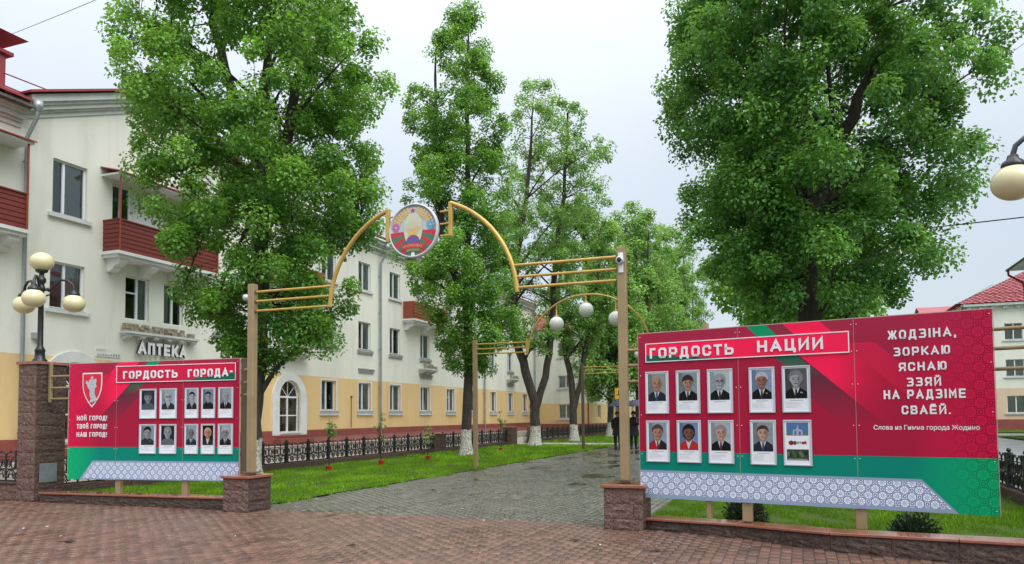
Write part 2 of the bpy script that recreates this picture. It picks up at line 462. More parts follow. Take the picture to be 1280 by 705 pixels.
# block letters drawn as mitred strokes (width/height box 1 x 1), for the wide poster lettering
_c = .22
def _rr(x0, x1, z0, z1, c=_c): return [(x0+c,z0),(x1-c,z0),(x1,z0+c*.9),(x1,z1-c*.9),(x1-c,z1),(x0+c,z1),(x0,z1-c*.9),(x0,z0+c*.9),(x0+c,z0),(x1-c,z0)]
GL = {
 'А': [[(0,0),(.5,1),(1,0)], [(.2,.3),(.8,.3)]],
 'В': [[(0,.5),(.8,.5),(.97,.65),(.97,.85),(.8,1),(0,1),(0,0),(.85,0),(1,.15),(1,.36),(.85,.5)]],
 'Г': [[(0,0),(0,1),(.9,1)]],
 'Д': [[(.16,0),(.26,1),(.84,1),(.84,0)], [(0,-.2),(0,0),(1,0),(1,-.2)]],
 'Е': [[(.95,1),(0,1),(0,0),(.95,0)], [(0,.5),(.85,.5)]],
 'Ё': [[(.95,1),(0,1),(0,0),(.95,0)], [(0,.5),(.85,.5)], [(.18,1.22),(.34,1.22)], [(.62,1.22),(.78,1.22)]],
 'Ж': [[(.5,0),(.5,1)], [(0,0),(.3,.5),(0,1)], [(1,0),(.7,.5),(1,1)], [(.3,.5),(.7,.5)]],
 'З': [[(.05,1),(.82,1),(.97,.86),(.97,.64),(.82,.5),(.35,.5)], [(.82,.5),(1,.36),(1,.15),(.84,0),(0,0)]],
 'И': [[(0,1),(0,0),(1,1),(1,0)]],
 'Й': [[(0,1),(0,0),(1,1),(1,0)], [(.28,1.27),(.38,1.2),(.62,1.2),(.72,1.27)]],
 'І': [[(.5,0),(.5,1)]],
 'К': [[(0,0),(0,1)], [(0,.5),(.35,.5),(1,1)], [(.35,.5),(1,0)]],
 'М': [[(0,0),(0,1),(.5,.35),(1,1),(1,0)]],
 'Н': [[(0,0),(0,1)], [(1,0),(1,1)], [(0,.5),(1,.5)]],
 'О': [_rr(0,1,0,1)],
 'П': [[(0,0),(0,1),(1,1),(1,0)]],
 'Р': [[(0,0),(0,1),(.82,1),(1,.84),(1,.53),(.82,.37),(0,.37)]],
 'С': [[(1,.76),(1,.84),(.82,1),(.2,1),(0,.82),(0,.18),(.2,0),(.82,0),(1,.16),(1,.24)]],
 'Т': [[(.5,0),(.5,1)], [(0,1),(1,1)]],
 'Ц': [[(0,1),(0,0),(1.08,0),(1.08,-.2)], [(.85,0),(.85,1)]],
 'Ш': [[(0,1),(0,0),(1,0),(1,1)], [(.5,0),(.5,1)]],
 'Ь': [[(0,1),(0,0),(.82,0),(1,.16),(1,.43),(.82,.58),(0,.58)]],
 'Ю': [[(0,0),(0,1)], [(0,.5),(.3,.5)], _rr(.34,1,0,1,.18)],
 'Я': [[(1,0),(1,1),(.18,1),(0,.84),(0,.53),(.18,.37),(1,.37)], [(.42,.37),(.02,0)]],
 '!': [[(.5,1),(.5,.35)], [(.5,.14),(.5,0)]],
 '-': [[(.1,.62),(.9,.62)]], ',': [[(.5,.14),(.5,0),(.3,-.2)]], '.': [[(.5,.14),(.5,0)]],
}
GW = {'Ж': 1.25, 'Ю': 1.2, 'Ш': 1.2, 'М': 1.1, 'Г': .78, 'І': .25, '!': .28, '-': .5, ',': .28, '.': .28, ' ': .5, 'Т': .95, 'А': 1.12, 'Д': 1.1}
def block_text(body, x0, x1, zb, h, m, parent, stroke=.2, depth=.006, y=0.0, name='lettering', slab=None, sidem=None):
    """capitals of height h on baseline zb, spread over x0..x1"""
    gap = .34
    tot = sum(GW.get(c, 1.0) for c in body) + gap*(len(body)-1)
    sx = (x1-x0)/tot; x = x0; mb = MB(); k = 0
    hw = h*stroke/2
    for c in body:
        w = GW.get(c, 1.0)*sx
        for line in GL.get(c, []):
            k += 1
            pts = [Vector((x+hw + p[0]*(w-2*hw), 0, zb+hw + p[1]*(h-2*hw))) for p in line] if c not in 'І!,.' else [Vector((x+w/2 + (p[0]-.5)*w*.6, 0, zb+(hw if abs(p[1]) > .2 else 0)*0 + p[1]*h)) for p in line]
            n = len(pts); L_, R2 = [], []
            for i, p in enumerate(pts):
                d0 = (pts[i]-pts[i-1]).normalized() if i else None
                d1 = (pts[i+1]-pts[i]).normalized() if i < n-1 else None
                if d0 is None: d0 = d1
                if d1 is None: d1 = d0
                n0 = Vector((-d0.z,0,d0.x)); n1 = Vector((-d1.z,0,d1.x)); nn = n0+n1
                if nn.length < .3: nn = n0
                nn.normalize(); l = hw/max(.45, nn.dot(n0))
                q = p.copy()
                if c not in 'І!,.':
                    if i == 0: q = p - d1*hw*.98
                    if i == n-1: q = p + d0*hw*.98
                L_.append(q+nn*l); R2.append(q-nn*l)
            yy = y - depth - k*.00012
            for i in range(n-1):
                a, b, c_, d = L_[i], L_[i+1], R2[i+1], R2[i]
                f = [Vector((q.x, yy, q.z)) for q in (d, c_, b, a)]; bk = [Vector((q.x, y, q.z)) for q in (d, c_, b, a)]
                mb.add(f+bk, [(0,1,2,3)])
                mb.add(f+bk, [(0,4,5,1),(2,6,7,3)], 1 if sidem else 0)
                if i == 0: mb.add(f+bk, [(3,7,4,0)], 1 if sidem else 0)
                if i == n-2: mb.add(f+bk, [(1,5,6,2)], 1 if sidem else 0)
        x += w + gap*sx
    return mb.build(name, [m]+([sidem] if sidem else []), parent)

rng = np.random.default_rng(7)
random.seed(7)

# ------------------------------------------------------------------ the setting: ground sheets
def sheet(name, pts, z, m, kind='structure', thick=0.0):
    mb = MB()
    vs = [P(u, v, z) for u, v in pts]
    if thick: mb.prism([P(u, v, z - thick) for u, v in pts], (0, 0, thick))
    else: mb.poly(vs)
    return mb.build(name, m, None, None, kind)
ground = sheet('ground', [(-400, -500), (-400, 500), (900, 500), (900, -500)], -0.06, M['groundgreen'])
plaza = sheet('plaza', [(-12, -40), (-12, 30), (10.9, 30), (11.08, -2.2), (11.08, -9.3), (10.9, -40)], -0.012, M['mortar'])
path = sheet('path', [(11.08, -9.3), (11.08, -2.2), (140, -2.2), (140, -9.3)], -0.016, M['mortar'])
lawn_l = sheet('lawn', [(10.9, -14.9), (10.9, -9.22), (39.3, -9.0), (39.3, -14.9)], 0.012, M['lawn'])
lawn_l2 = sheet('lawn', [(43.0, -14.9), (43.0, -8.9), (140, -8.9), (140, -14.9)], 0.012, M['lawn'])
sheet('side_path', [(39.3, -15.6), (39.3, -9.0), (43.0, -9.0), (43.0, -15.6)], 0.004, M['sidewalk'])
lawn_r = sheet('lawn', [(11.1, -2.25), (9.9, 0.2), (9.55, 1.0), (9.2, 3.5), (140, 3.5), (140, -2.25)], 0.012, M['lawn'])
sheet('pavement', [(4, -21.4), (4, -15.1), (140, -15.1), (140, -21.4)], -0.004, M['sidewalk'])
sheet('apron', [(5, -21.2), (5, -20.0), (61.8, -20.0), (61.8, -21.2)], .40, M['apron'], thick=.4)
sheet('road', [(-12, 4.3), (-12, 11.6), (140, 11.6), (140, 4.3)], -0.02, M['asphalt'])
sheet('cross_road', [(60, 3.9), (60, 40), (66, 40), (66, 3.9)], -0.014, M['asphalt'])
sheet('verge', [(8, 11.8), (8, 13.2), (58, 13.2), (58, 11.8)], 0.03, M['lawn'])
sheet('verge', [(67, 5.0), (67, 40), (74.5, 40), (74.5, 5.0)], 0.03, M['lawn'])

# ------------------------------------------------------------------ pavers: the largest 300 as parts, the rest joined
WALLLINE = [(10.7, -2.06), (10.56, -1.46), (10.27, -0.6), (9.82, 0.0), (9.61, 0.4), (9.34, 1.38), (9.12, 2.3), (8.7, 3.6)]
def wall_u(v):
    for (u0, v0), (u1, v1) in zip(WALLLINE, WALLLINE[1:]):
        if v0 <= v <= v1: return u0 + (u1-u0)*(v-v0)/(v1-v0)
    return 10.8 if v < -2 else 8.4
def brick_template(L, W, H, c=0.007, g=0.009):
    x, y = L/2-g/2, W/2-g/2
    v = [(-x,-y,-H),(x,-y,-H),(x,y,-H),(-x,y,-H),(-x,-y,-c*0.7),(x,-y,-c*0.7),(x,y,-c*0.7),(-x,y,-c*0.7),
         (-x+c,-y+c,0),(x-c,-y+c,0),(x-c,y-c,0),(-x+c,y-c,0)]
    f = [(0,1,5,4),(1,2,6,5),(2,3,7,6),(3,0,4,7),(4,5,9,8),(5,6,10,9),(6,7,11,10),(7,4,8,11),(8,9,10,11)]
    return np.array(v), np.array(f)
def lay_bricks(u0, u1, v0, v1, pu, pv, ok):
    out = []
    nv = int((v1-v0)/pv); nu = int((u1-u0)/pu)
    for j in range(nv):
        v = v0 + (j+0.5)*pv
        off = (j % 2) * pu*0.5 + random.uniform(-.01, .01)
        for i in range(nu):
            u = u0 + (i+0.5)*pu + off
            if ok(u, v): out.append((u, v))
    return np.array(out)
CAMXY = np.array([0.0, 0.0])
def brick_field(name, root, pts, pu, pv, m, individuals, ztop=0.0):
    x = pts[:,0]*UX + pts[:,1]*VX; y = pts[:,0]*UY + pts[:,1]*VY
    sx = x/np.maximum(y, .1)*950 + 640
    vis = (sx > -25) & (sx < 1305) & (517 + 1520/np.maximum(y,.1) < 712)
    d = np.where(vis, y, 1e6)
    order = np.argsort(d)
    V, F = brick_template(pu, pv, 0.05)
    # brick length lies along u
    c, s_ = UX, UY
    def placed(u, v, dz, tx, ty):
        p = V.copy()
        z = p[:,2] + dz + p[:,0]*tx + p[:,1]*ty
        X_ = (u + p[:,0])*UX + (v + p[:,1])*VX
        Y_ = (u + p[:,0])*UY + (v + p[:,1])*VY
        return np.stack([X_, Y_, z], 1)
    nI = individuals
    shared = []
    if nI:
        for k in range(5):
            me = np_mesh('paver_brick', np.stack([V[:,0], V[:,1], V[:,2]], 1), F, m, attr=np.full(len(V), random.random()))
            shared.append(me)
        for idx in order[:nI]:
            u, v = pts[idx]
            o = bpy.data.objects.new('brick', random.choice(shared)); COL.objects.link(o)
            o.location = P(u, v, ztop + random.uniform(-.0015, .0015))
            o.rotation_euler = (random.uniform(-.006, .006), random.uniform(-.004, .004), PI/2 - A)
            o.parent = root
    rest = order[nI:]
    n = len(rest)
    if n == 0: return
    U_ = pts[rest, 0]; V_ = pts[rest, 1]
    dz = rng.uniform(-.0025, .0025, n) + ztop; tx = rng.uniform(-.014, .014, n); ty = rng.uniform(-.022, .022, n)
    px = V[None,:,0]; py = V[None,:,1]
    uu = U_[:,None] + px; vv = V_[:,None] + py
    zz = V[None,:,2] + dz[:,None] + px*tx[:,None] + py*ty[:,None]
    P3 = np.stack([uu*UX + vv*VX, uu*UY + vv*VY, zz], 2).reshape(-1, 3)
    F3 = (F[None] + (np.arange(n)*len(V))[:,None,None]).reshape(-1, 4)
    me = np_mesh(name, P3, F3, m, attr=np.repeat(rng.random(n), len(V)))
    o = link_mesh('paving_bricks', me, root, None, None, 'stuff')
edge_l = lambda u: -9.22 + max(0, u-12)*0.008 + 0.10*math.sin(u*2.1) + 0.06*math.sin(u*5.3+1)
def ok_red(u, v):
    if u > 11.06 + 0.05*math.sin(v*3): return False
    if v > -2.1: return u < wall_u(v) - 0.02
    if v < -9.3: return u < 10.72
    return True
pr = lay_bricks(4.6, 11.2, -17.0, 3.9, 0.21, 0.118, ok_red)
brick_field('plaza_bricks', plaza, pr, 0.21, 0.118, M['redpaver'], 300)
pg = lay_bricks(11.0, 46.0, -9.5, -2.1, 0.21, 0.118, lambda u, v: u > 11.07 + 0.05*math.sin(v*3) and v > edge_l(u))
brick_field('path_bricks', path, pg, 0.21, 0.118, M['greypaver'], 0, -0.002)
# farther on, only relief: thin slab with the wet grey colour
sheet('path', [(46, -9.0), (46, -2.2), (140, -2.2), (140, -9.0)], -0.004, M['greypaver'])

# puddles on the worn path
def puddle(u, v, ru, rv, seed):
    r = random.Random(seed); ph = [r.uniform(0, 6.28) for _ in range(4)]
    pts = []
    for k in range(40):
        a = 2*PI*k/40
        q = 1 + .22*math.sin(2*a+ph[0]) + .16*math.sin(3*a+ph[1]) + .12*math.sin(5*a+ph[2]) + .08*math.sin(9*a+ph[3])
        pts.append(P(u + ru*q*math.cos(a), v + rv*q*math.sin(a), 0.0035))
    mb = MB(); mb.poly(pts[::-1])
    return mb.build('puddle', M['water'], None, None, 'structure')
for k, (u, v, ru, rv) in enumerate([(22.5,-7.6,.9,.35),(18.0,-7.6,.5,.22),(19.2,-7.9,.35,.2),(27.5,-8.3,1.0,.3),(25.4,-6.2,.8,.5),(23.2,-5.6,.7,.35),
        (19.6,-5.05,.6,.42),(17.2,-4.9,.4,.2),(29.5,-7.2,1.3,.5),(31.5,-8.1,1.4,.55),(33.5,-6.4,1.6,.7),(36.5,-7.9,1.8,.7),(20.9,-8.9,.45,.16),
        (15.0,-5.9,.35,.1),(24.4,-8.75,.5,.16),(13.0,-6.1,.3,.08),(15.6,-7.2,.35,.12),(28,-5.2,1.1,.4),(11.0,-7.2,.35,.12),(40,-6.5,2.2,.9)]):
    puddle(u, v, ru, rv, k + 3)

# ------------------------------------------------------------------ grass blades
def grass(regions, name='grass'):
    Vs = []; Ts = []
    for (u0, u1, v0, v1, dens, h, ok) in regions:
        n = int((u1-u0)*(v1-v0)*dens)
        u = rng.uniform(u0, u1, n); v = rng.uniform(v0, v1, n)
        if ok is not None:
            k = ok(u, v); u = u[k]; v = v[k]; n = len(u)
        k = (rng.random(n) < .52 + .75*np.sin(u*3.1+2*np.sin(v*2.3)) * np.sin(v*4.1+u*1.3)); u = u[k]; v = v[k]; n = len(u)
        patch = 0.5 + 0.5*np.sin(u*1.7 + 2*np.sin(v*2.1)) * np.sin(v*2.9 + u*.6)
        hh = h * rng.uniform(.5, 1.3, n) * (0.7 + .6*patch)
        a = rng.uniform(0, 2*PI, n); w = rng.uniform(.006, .013, n) * (1 + (u0 > 22)*1.2)
        ln = rng.uniform(.0, .7, n) * hh; b = rng.uniform(0, 2*PI, n)
        x = u*UX + v*VX; y = u*UY + v*VY
        p0 = np.stack([x + np.cos(a)*w, y + np.sin(a)*w, np.full(n, .0)], 1)
        p1 = np.stack([x - np.cos(a)*w, y - np.sin(a)*w, np.full(n, .0)], 1)
        p2 = np.stack([x + np.cos(b)*ln, y + np.sin(b)*ln, hh + .012], 1)
        Vs.append(np.stack([p0, p1, p2], 1).reshape(-1, 3))
        big = np.sin(u*.9+1.3*np.sin(v*1.3+u*.35)) * np.cos(v*1.7+.8*np.sin(u*.7))
        t = np.clip(rng.uniform(-.15, .85, n) + (patch-.5)*.45 + big*.22 - (v > -3)*.35, 0, 1)
        Ts.append(np.repeat(t, 3))
    V = np.concatenate(Vs); F = np.arange(len(V)).reshape(-1, 3)
    o = link_mesh(name, np_mesh(name, V, F, M['grass'], attr=np.concatenate(Ts)))
    prop(o, 'short bright green grass covering the strips beside the paved walk', 'grass', None, 'stuff')
def rag(u, v): return v < (-9.27 + np.maximum(0, u-12)*.008 + .10*np.sin(u*2.1) + .06*np.sin(u*5.3+1) + rng.uniform(-.03, .16, len(u)))
def okl(u, v): return rag(u, v) & ((u < 39.4) | (u > 43.0))
def okr(u, v):
    w = np.interp(v, [q[1] for q in WALLLINE], [q[0] for q in WALLLINE])
    return u > w + .28
grass([(10.95, 17, -14.85, -8.9, 2600, .052, okl), (17, 26, -14.85, -8.8, 1700, .058, okl), (26, 45, -14.85, -8.7, 500, .085, okl),
       (45, 75, -14.85, -8.7, 120, .10, okl),
       (8.6, 15, -2.2, 3.5, 2000, .05, okr), (15, 30, -2.25, 3.5, 260, .10, None),
       (67, 74, 6, 30, 60, .14, None), (10.9, 12.2, -17, -14.9, 200, .07, None)])

# ------------------------------------------------------------------ buildings
class Fac:
    """a house: local frame x along the avenue, y away from it (L), and builders for its walls"""
    def __init__(s, root, L): s.root = root; s.L = L
def arch_pts(a0, a1, z1, n=14):
    r = (a1-a0)/2; c = (a0+a1)/2
    return [(c - r*math.cos(PI*k/n), z1 - r + r*math.sin(PI*k/n)) for k in range(n+1)]
def wall(F, parent, a0, a1, zones, holes, name='wall', reveal=0.16, d=0.0):
    """zones: (z0, z1, material, part name); holes: (a0,a1,z0,z1,arched)"""
    As = sorted({a0, a1} | {h[0] for h in holes} | {h[1] for h in holes})
    As = [a for a in As if a0 <= a <= a1]
    for (z0, z1, m, nm) in zones:
        mb = MB()
        hz = [(h[0], h[1], max(z0, h[2]), min(z1, h[3]), h[4]) for h in holes if h[2] < z1 and h[3] > z0]
        Zs = sorted({z0, z1} | {h[2] for h in hz} | {h[3] for h in hz})
        for i in range(len(As)-1):
            run = None
            for j in range(len(Zs)-1):
                am, zm = (As[i]+As[i+1])/2, (Zs[j]+Zs[j+1])/2
                if any(h[0] < am < h[1] and h[2] < zm < h[3] for h in hz): continue
                mb.quad(F(As[i], Zs[j], d), F(As[i+1], Zs[j], d), F(As[i+1], Zs[j+1], d), F(As[i], Zs[j+1], d))
        for h in hz:
            if h[4]:
                pts = arch_pts(h[0], h[1], h[3])
                n = len(pts)
                for k in range(n-1):
                    cx = h[0] if k < n//2 else h[1]
                    mb.poly([F(cx, h[3], d), F(pts[k+1][0], pts[k+1][1], d), F(pts[k][0], pts[k][1], d)])
                prev = (h[0], h[2])
                for q in pts + [(h[1], h[2])]:
                    mb.quad(F(prev[0], prev[1], d), F(q[0], q[1], d), F(q[0], q[1], d-reveal), F(prev[0], prev[1], d-reveal)); prev = q
            else:
                mb.quad(F(h[0],h[2],d), F(h[0],h[3],d), F(h[0],h[3],d-reveal), F(h[0],h[2],d-reveal))
                mb.quad(F(h[1],h[2],d), F(h[1],h[3],d), F(h[1],h[3],d-reveal), F(h[1],h[2],d-reveal))
                mb.quad(F(h[0],h[3],d), F(h[1],h[3],d), F(h[1],h[3],d-reveal), F(h[0],h[3],d-reveal))
                mb.quad(F(h[0],h[2],d), F(h[1],h[2],d), F(h[1],h[2],d-reveal), F(h[0],h[2],d-reveal))
        mb.build(nm, m, parent)
def window(F, parent, a0, a1, z0, z1, style='stucco', curtain=0, split=0.42, transom=False, sill=True, reveal=0.13, arched=False):
    fr = MB(); t = 0.055; d0, d1 = -reveal-.03, -reveal+.035
    top = z1
    if style == 'trim':                                   # white plaster edge round the opening
        w = 0.07
        for q in ((a0-w, a0, z0-.03, z1+.0), (a1, a1+w*1.7, z0-.03, z1+.0), (a0-w, a1+w*1.7, z1, z1+w)):
            fr.fbox(F, q[0], q[1], q[2], q[3], .0, .018, 1)
    if arched:
        r = (a1-a0)/2; zs = z1 - r
        o = arch_pts(a0, a1, z1); i_ = arch_pts(a0+t, a1-t, z1-t)
        for k in range(len(o)-1):
            for dd in (d1,):
                fr.quad(F(o[k][0],o[k][1],dd), F(o[k+1][0],o[k+1][1],dd), F(i_[k+1][0],i_[k+1][1],dd), F(i_[k][0],i_[k][1],dd))
            fr.quad(F(i_[k][0],i_[k][1],d1), F(i_[k+1][0],i_[k+1][1],d1), F(i_[k+1][0],i_[k+1][1],d0), F(i_[k][0],i_[k][1],d0))
        top = zs
        c = (a0+a1)/2
        fr.fbox(F, a0, a1, zs-.04, zs+.04, d0, d1+.01)
        for ang in (45, 90, 135):                          # fan bars
            ca, sa = math.cos(R_(ang)), math.sin(R_(ang))
            e = (c + (r-t)*ca, zs + (r-t)*sa); w = .018
            fr.add([F(c-w*sa, zs+w*ca, d1), F(c+w*sa, zs-w*ca, d1), F(e[0]+w*sa, e[1]-w*ca, d1), F(e[0]-w*sa, e[1]+w*ca, d1)], [(0,1,2,3)])
    fr.fbox(F, a0, a0+t, z0, top, d0, d1); fr.fbox(F, a1-t, a1, z0, top, d0, d1)
    if not arched: fr.fbox(F, a0+t, a1-t, z1-t, z1, d0, d1)
    fr.fbox(F, a0+t, a1-t, z0, z0+t, d0, d1)
    m0 = a0 + (a1-a0)*split
    fr.fbox(F, m0-.04, m0+.04, z0+t, top-(0 if arched else t), d0, d1+.006)
    zt = z0 + (top-z0)*(0.48 if arched else 0.62)
    if transom or arched: fr.fbox(F, a0+t, m0-.04, zt-.025, zt+.025, d0, d1+.003)
    if arched: fr.fbox(F, m0+.04, a1-t, zt-.025, zt+.025, d0, d1+.003)
    wn_ = fr.build('window', [M['pvc'], M['trim']], parent)
    for (p0, p1) in ((a0+t, m0-.04), (m0+.04, a1-t)):
        mb = MB(); mb.quad(F(p0, z0+t, d0+.02), F(p1, z0+t, d0+.02), F(p1, top-(0 if arched else t), d0+.02), F(p0, top-(0 if arched else t), d0+.02))
        mb.build('pane', M['glass'], wn_)
    if arched:
        mb = MB(); pts = arch_pts(a0+t, a1-t, z1-t)
        mb.poly([F(p[0], p[1], d0+.02) for p in pts[::-1]])
        mb.build('pane', M['glass'], wn_)
    if curtain:
        mb = MB(); c0, c1 = {1: (a0, a1), 2: (a0, a0+(a1-a0)*.45), 3: (m0, a1), 4: (a0+(a1-a0)*.55, a1)}[curtain]
        n = max(6, int((c1-c0)/.05)); zb = z0 + (.0 if curtain != 4 else .1)
        for k in range(n):
            x0, x1 = c0+(c1-c0)*k/n, c0+(c1-c0)*(k+1)/n
            e0, e1 = (-.19, -.225) if k % 2 else (-.225, -.19)
            mb.quad(F(x0, zb, e0), F(x1, zb, e1), F(x1, z1, e1), F(x0, z1, e0))
        mb.build('curtain', M['curtain'], wn_)
    if sill:
        mb = MB()
        if style == 'trim':
            mb.fbox(F, a0-.12, a1+.2, z0-.17, z0-.035, .0, .05, 0); mb.fbox(F, a0-.16, a1+.24, z0-.24, z0-.172, .0, .09, 1)
            mb.fbox(F, a0-.02, a1+.02, z0-.033, z0+.0, -.1, .06, 1)
        elif style == 'plain':
            mb.fbox(F, a0-.16, a1+.16, z0-.14, z0-.03, .0, .10, 1); mb.fbox(F, a0-.02, a1+.02, z0-.028, z0+.0, -.1, .05, 0)
        else:
            mb.fbox(F, a0-.14, a1+.14, z0-.14, z0-.04, .0, .11, 0); mb.fbox(F, a0-.16, a1+.2, z0-.2, z0-.142, .0, .07, 1)
            mb.fbox(F, a0-.12, a1+.16, z0-.27, z0-.202, .0, .035, 0); mb.fbox(F, a0-.02, a1+.02, z0-.038, z0+.0, -.1, .08, 2)
        mb.build('sill', [M['sill'], M['cornice'], M['zinc']], wn_)
    return wn_
def corbel(mb, F, a, w, z1, h, d, mi=0):                    # a scrolled bracket under a balcony
    prof = [(0, z1), (d, z1), (d, z1-h*.28), (d*.9, z1-h*.45), (d*.55, z1-h*.62), (d*.5, z1-h*.8), (d*.2, z1-h), (0, z1-h)]
    n = len(prof); vs = [F(a, z, dd) for dd, z in prof] + [F(a+w, z, dd) for dd, z in prof]
    mb.add(vs, [tuple(range(n)), tuple(range(n, 2*n))[::-1]] + [(i, (i+1) % n, n+(i+1) % n, n+i) for i in range(n)], mi)
def balcony(F, parent, a0, a1, zf, depth=1.0, mode='planks', h=1.02, ncorb=3, canopy=True, label=None):
    mb = MB()
    mb.fbox(F, a0-.06, a1+.06, zf-.10, zf, 0, depth+.06); mb.fbox(F, a0, a1, zf-.2, zf-.102, 0, depth-.02)
    for k in range(ncorb):
        a = a0 + .15 + (a1-a0-.6)*k/(ncorb-1)
        corbel(mb, F, a, .3, zf-.202, .42, depth*.85)
    b = mb.build('balcony', M['trim'], parent, label)
    mt = M['redboard'] if mode == 'planks' else M['brownred']
    if mode == 'planks':
        n = 7; ph = h/n
        for k in range(n):
            z0 = zf + .02 + k*ph
            for (x0, x1, d0, d1) in ((a0, a1, depth-.03, depth), (a0, a0+.03, 0, depth-.031), (a1-.03, a1, 0, depth-.031)):
                q = MB()
                q.add([F(x0,z0,d0), F(x1,z0,d0), F(x1,z0,d1), F(x0,z0,d1), F(x0,z0+ph-.022,d0), F(x1,z0+ph-.022,d0), F(x1,z0+ph-.022,d1-.006), F(x0,z0+ph-.022,d1-.006)],
                      [(0,3,2,1),(4,5,6,7),(0,1,5,4),(1,2,6,5),(2,3,7,6),(3,0,4,7)])
                q.build('plank', mt, b)
        q = MB(); q.fbox(F, a0+.035, a1-.035, zf+.02, zf+h, depth-.036, depth-.032); q.fbox(F, a0+.032, a0+.036, zf+.02, zf+h, .01, depth-.04); q.fbox(F, a1-.036, a1-.032, zf+.02, zf+h, .01, depth-.04); q.build('backing', M['redpipe'], b)
        q = MB()
        for (x, dd) in ((a0+.02, depth-.05), (a1-.06, depth-.05), ((a0+a1)/2, depth-.05)): q.fbox(F, x, x+.05, zf, zf+h-.0, dd-.03, dd+.015)
        q.fbox(F, a0-.02, a1+.02, zf+h, zf+h+.04, depth-.06, depth+.03); q.fbox(F, a0-.02, a0+.05, zf+h, zf+h+.04, 0, depth-.061); q.fbox(F, a1-.05, a1+.02, zf+h, zf+h+.04, 0, depth-.061)
        q.build('handrail', mt, b)
    else:
        q = MB(); tw, th = .24, .17                          # scalloped metal tiles
        n = int((a1-a0)/tw)
        for r in range(6):
            for k in range(n):
                x0 = a0 + (a1-a0)*k/n; x1 = a0 + (a1-a0)*(k+1)/n; z0 = zf + r*th
                q.add([F(x0,z0,depth+.03), F((x0+x1)/2,z0-.02,depth+.045), F(x1,z0,depth+.03), F(x1,z0+th,depth), F(x0,z0+th,depth)], [(0,1,2,3,4)])
            for k in range(4):
                x0, x1 = depth*k/4, depth*(k+1)/4
                q.add([F(a0-.0,z0,x0), F(a0-.0,z0,x1), F(a0,z0+th,x1), F(a0,z0+th,x0)], [(0,1,2,3)])
        q.fbox(F, a0, a1, zf, zf+6*th, depth-.04, depth-.02); q.fbox(F, a1-.03, a1, zf, zf+6*th, 0, depth-.041)
        q.build('tiled_cladding', mt, b)
    if canopy:
        q = MB(); zc = zf + 2.5
        q.fbox(F, a0-.1, a1+.1, zc, zc+.06, 0, depth+.1, 0)
        q.add([F(a0-.14,zc+.062,depth+.16), F(a1+.14,zc+.062,depth+.16), F(a1+.14,zc+.28,0), F(a0-.14,zc+.28,0),
               F(a0-.14,zc+.10,depth+.16), F(a1+.14,zc+.10,depth+.16), F(a1+.14,zc+.32,0), F(a0-.14,zc+.32,0)],
              [(0,1,2,3),(4,7,6,5),(0,4,5,1),(1,5,6,2),(3,2,6,7),(0,3,7,4)], 1)
        q.build('canopy', [M['trim'], M['redmetal']], b)
        for pa in (a0, a1-.05):
            q = MB(); q.fbox(F, pa, pa+.05, zf, zc, depth+.005, depth+.045); q.build('canopy_post', M['brownred'] if mode == 'planks' else M['trim'], b)
    return b
def downpipe(F, parent, a, z1, m, d=.14, r=.06, funnel=True, z0=.15):
    mb = MB()
    if funnel:
        mb.tube([F(a, z1, d+.42), F(a, z1-.25, d+.40), F(a, z1-.8, d), F(a, z0, d)], r, 10)
        c = F(a, z1+.02, d+.42)
        mb.lathe(c, [(.07,-.1),(.14,.02),(.14,.2),(.12,.2)], 12)
    else: mb.tube([F(a, z1, d), F(a, z0, d)], r, 10)
    for z in np.arange(1.2, z1-1, 2.0):
        mb.tube([F(a, z, d), F(a, z+.08, d)], r*1.25, 10); mb.fbox(F, a-.015, a+.015, z+.02, z+.05, 0, d)
    mb.build('downpipe', m, parent)
def ledge(F, parent, a0, a1, z, n, rough=True, d=.5):       # remains of a shallow balcony: shelf, corbels, crumbling parapet
    mb = MB()
    mb.fbox(F, a0, a1, z, z+.07, 0, d, 0); mb.fbox(F, a0+.05, a1-.05, z-.06, z-.001, 0, d-.06, 0)
    for k in range(n):
        corbel(mb, F, a0+.12+(a1-a0-.42)*k/(n-1), .2, z-.062, .15, d*.8, 0)
    o = mb.build('ledge', M['cornice'], parent)
    q = MB(); r = random.Random(int(a0*10))
    x = a0+.06
    while x < a1-.12:
        w = r.uniform(.1, .24)
        if r.random() < .86:
            zt = z+.071
            for c in range(2 if r.random() < .55 else 3):
                q.cboxF(F, x+r.uniform(0,.015), x+w-.012, zt, zt+.085, d-.26+r.uniform(0,.03), d-.08+r.uniform(-.03,.03)) if False else q.fbox(F, x+r.uniform(0,.015), x+w-.012, zt, zt+.085, d-.26+r.uniform(0,.03), d-.08+r.uniform(-.03,.03))
                zt += .093
        x += w
    q.build('masonry_remains', M['crumble'], o, None, 'stuff')
def plaque(F, parent, a0, a1, z0, z1):                      # ribbed plaster tablet
    mb = MB(); n = 4; h = (z1-z0)/n
    for k in range(n): mb.fbox(F, a0+.02*k, a1-.02*k, z1-(k+1)*h+.012, z1-k*h, 0, .10-.02*k)
    mb.build('plaster_tablet', M['sill'], parent)

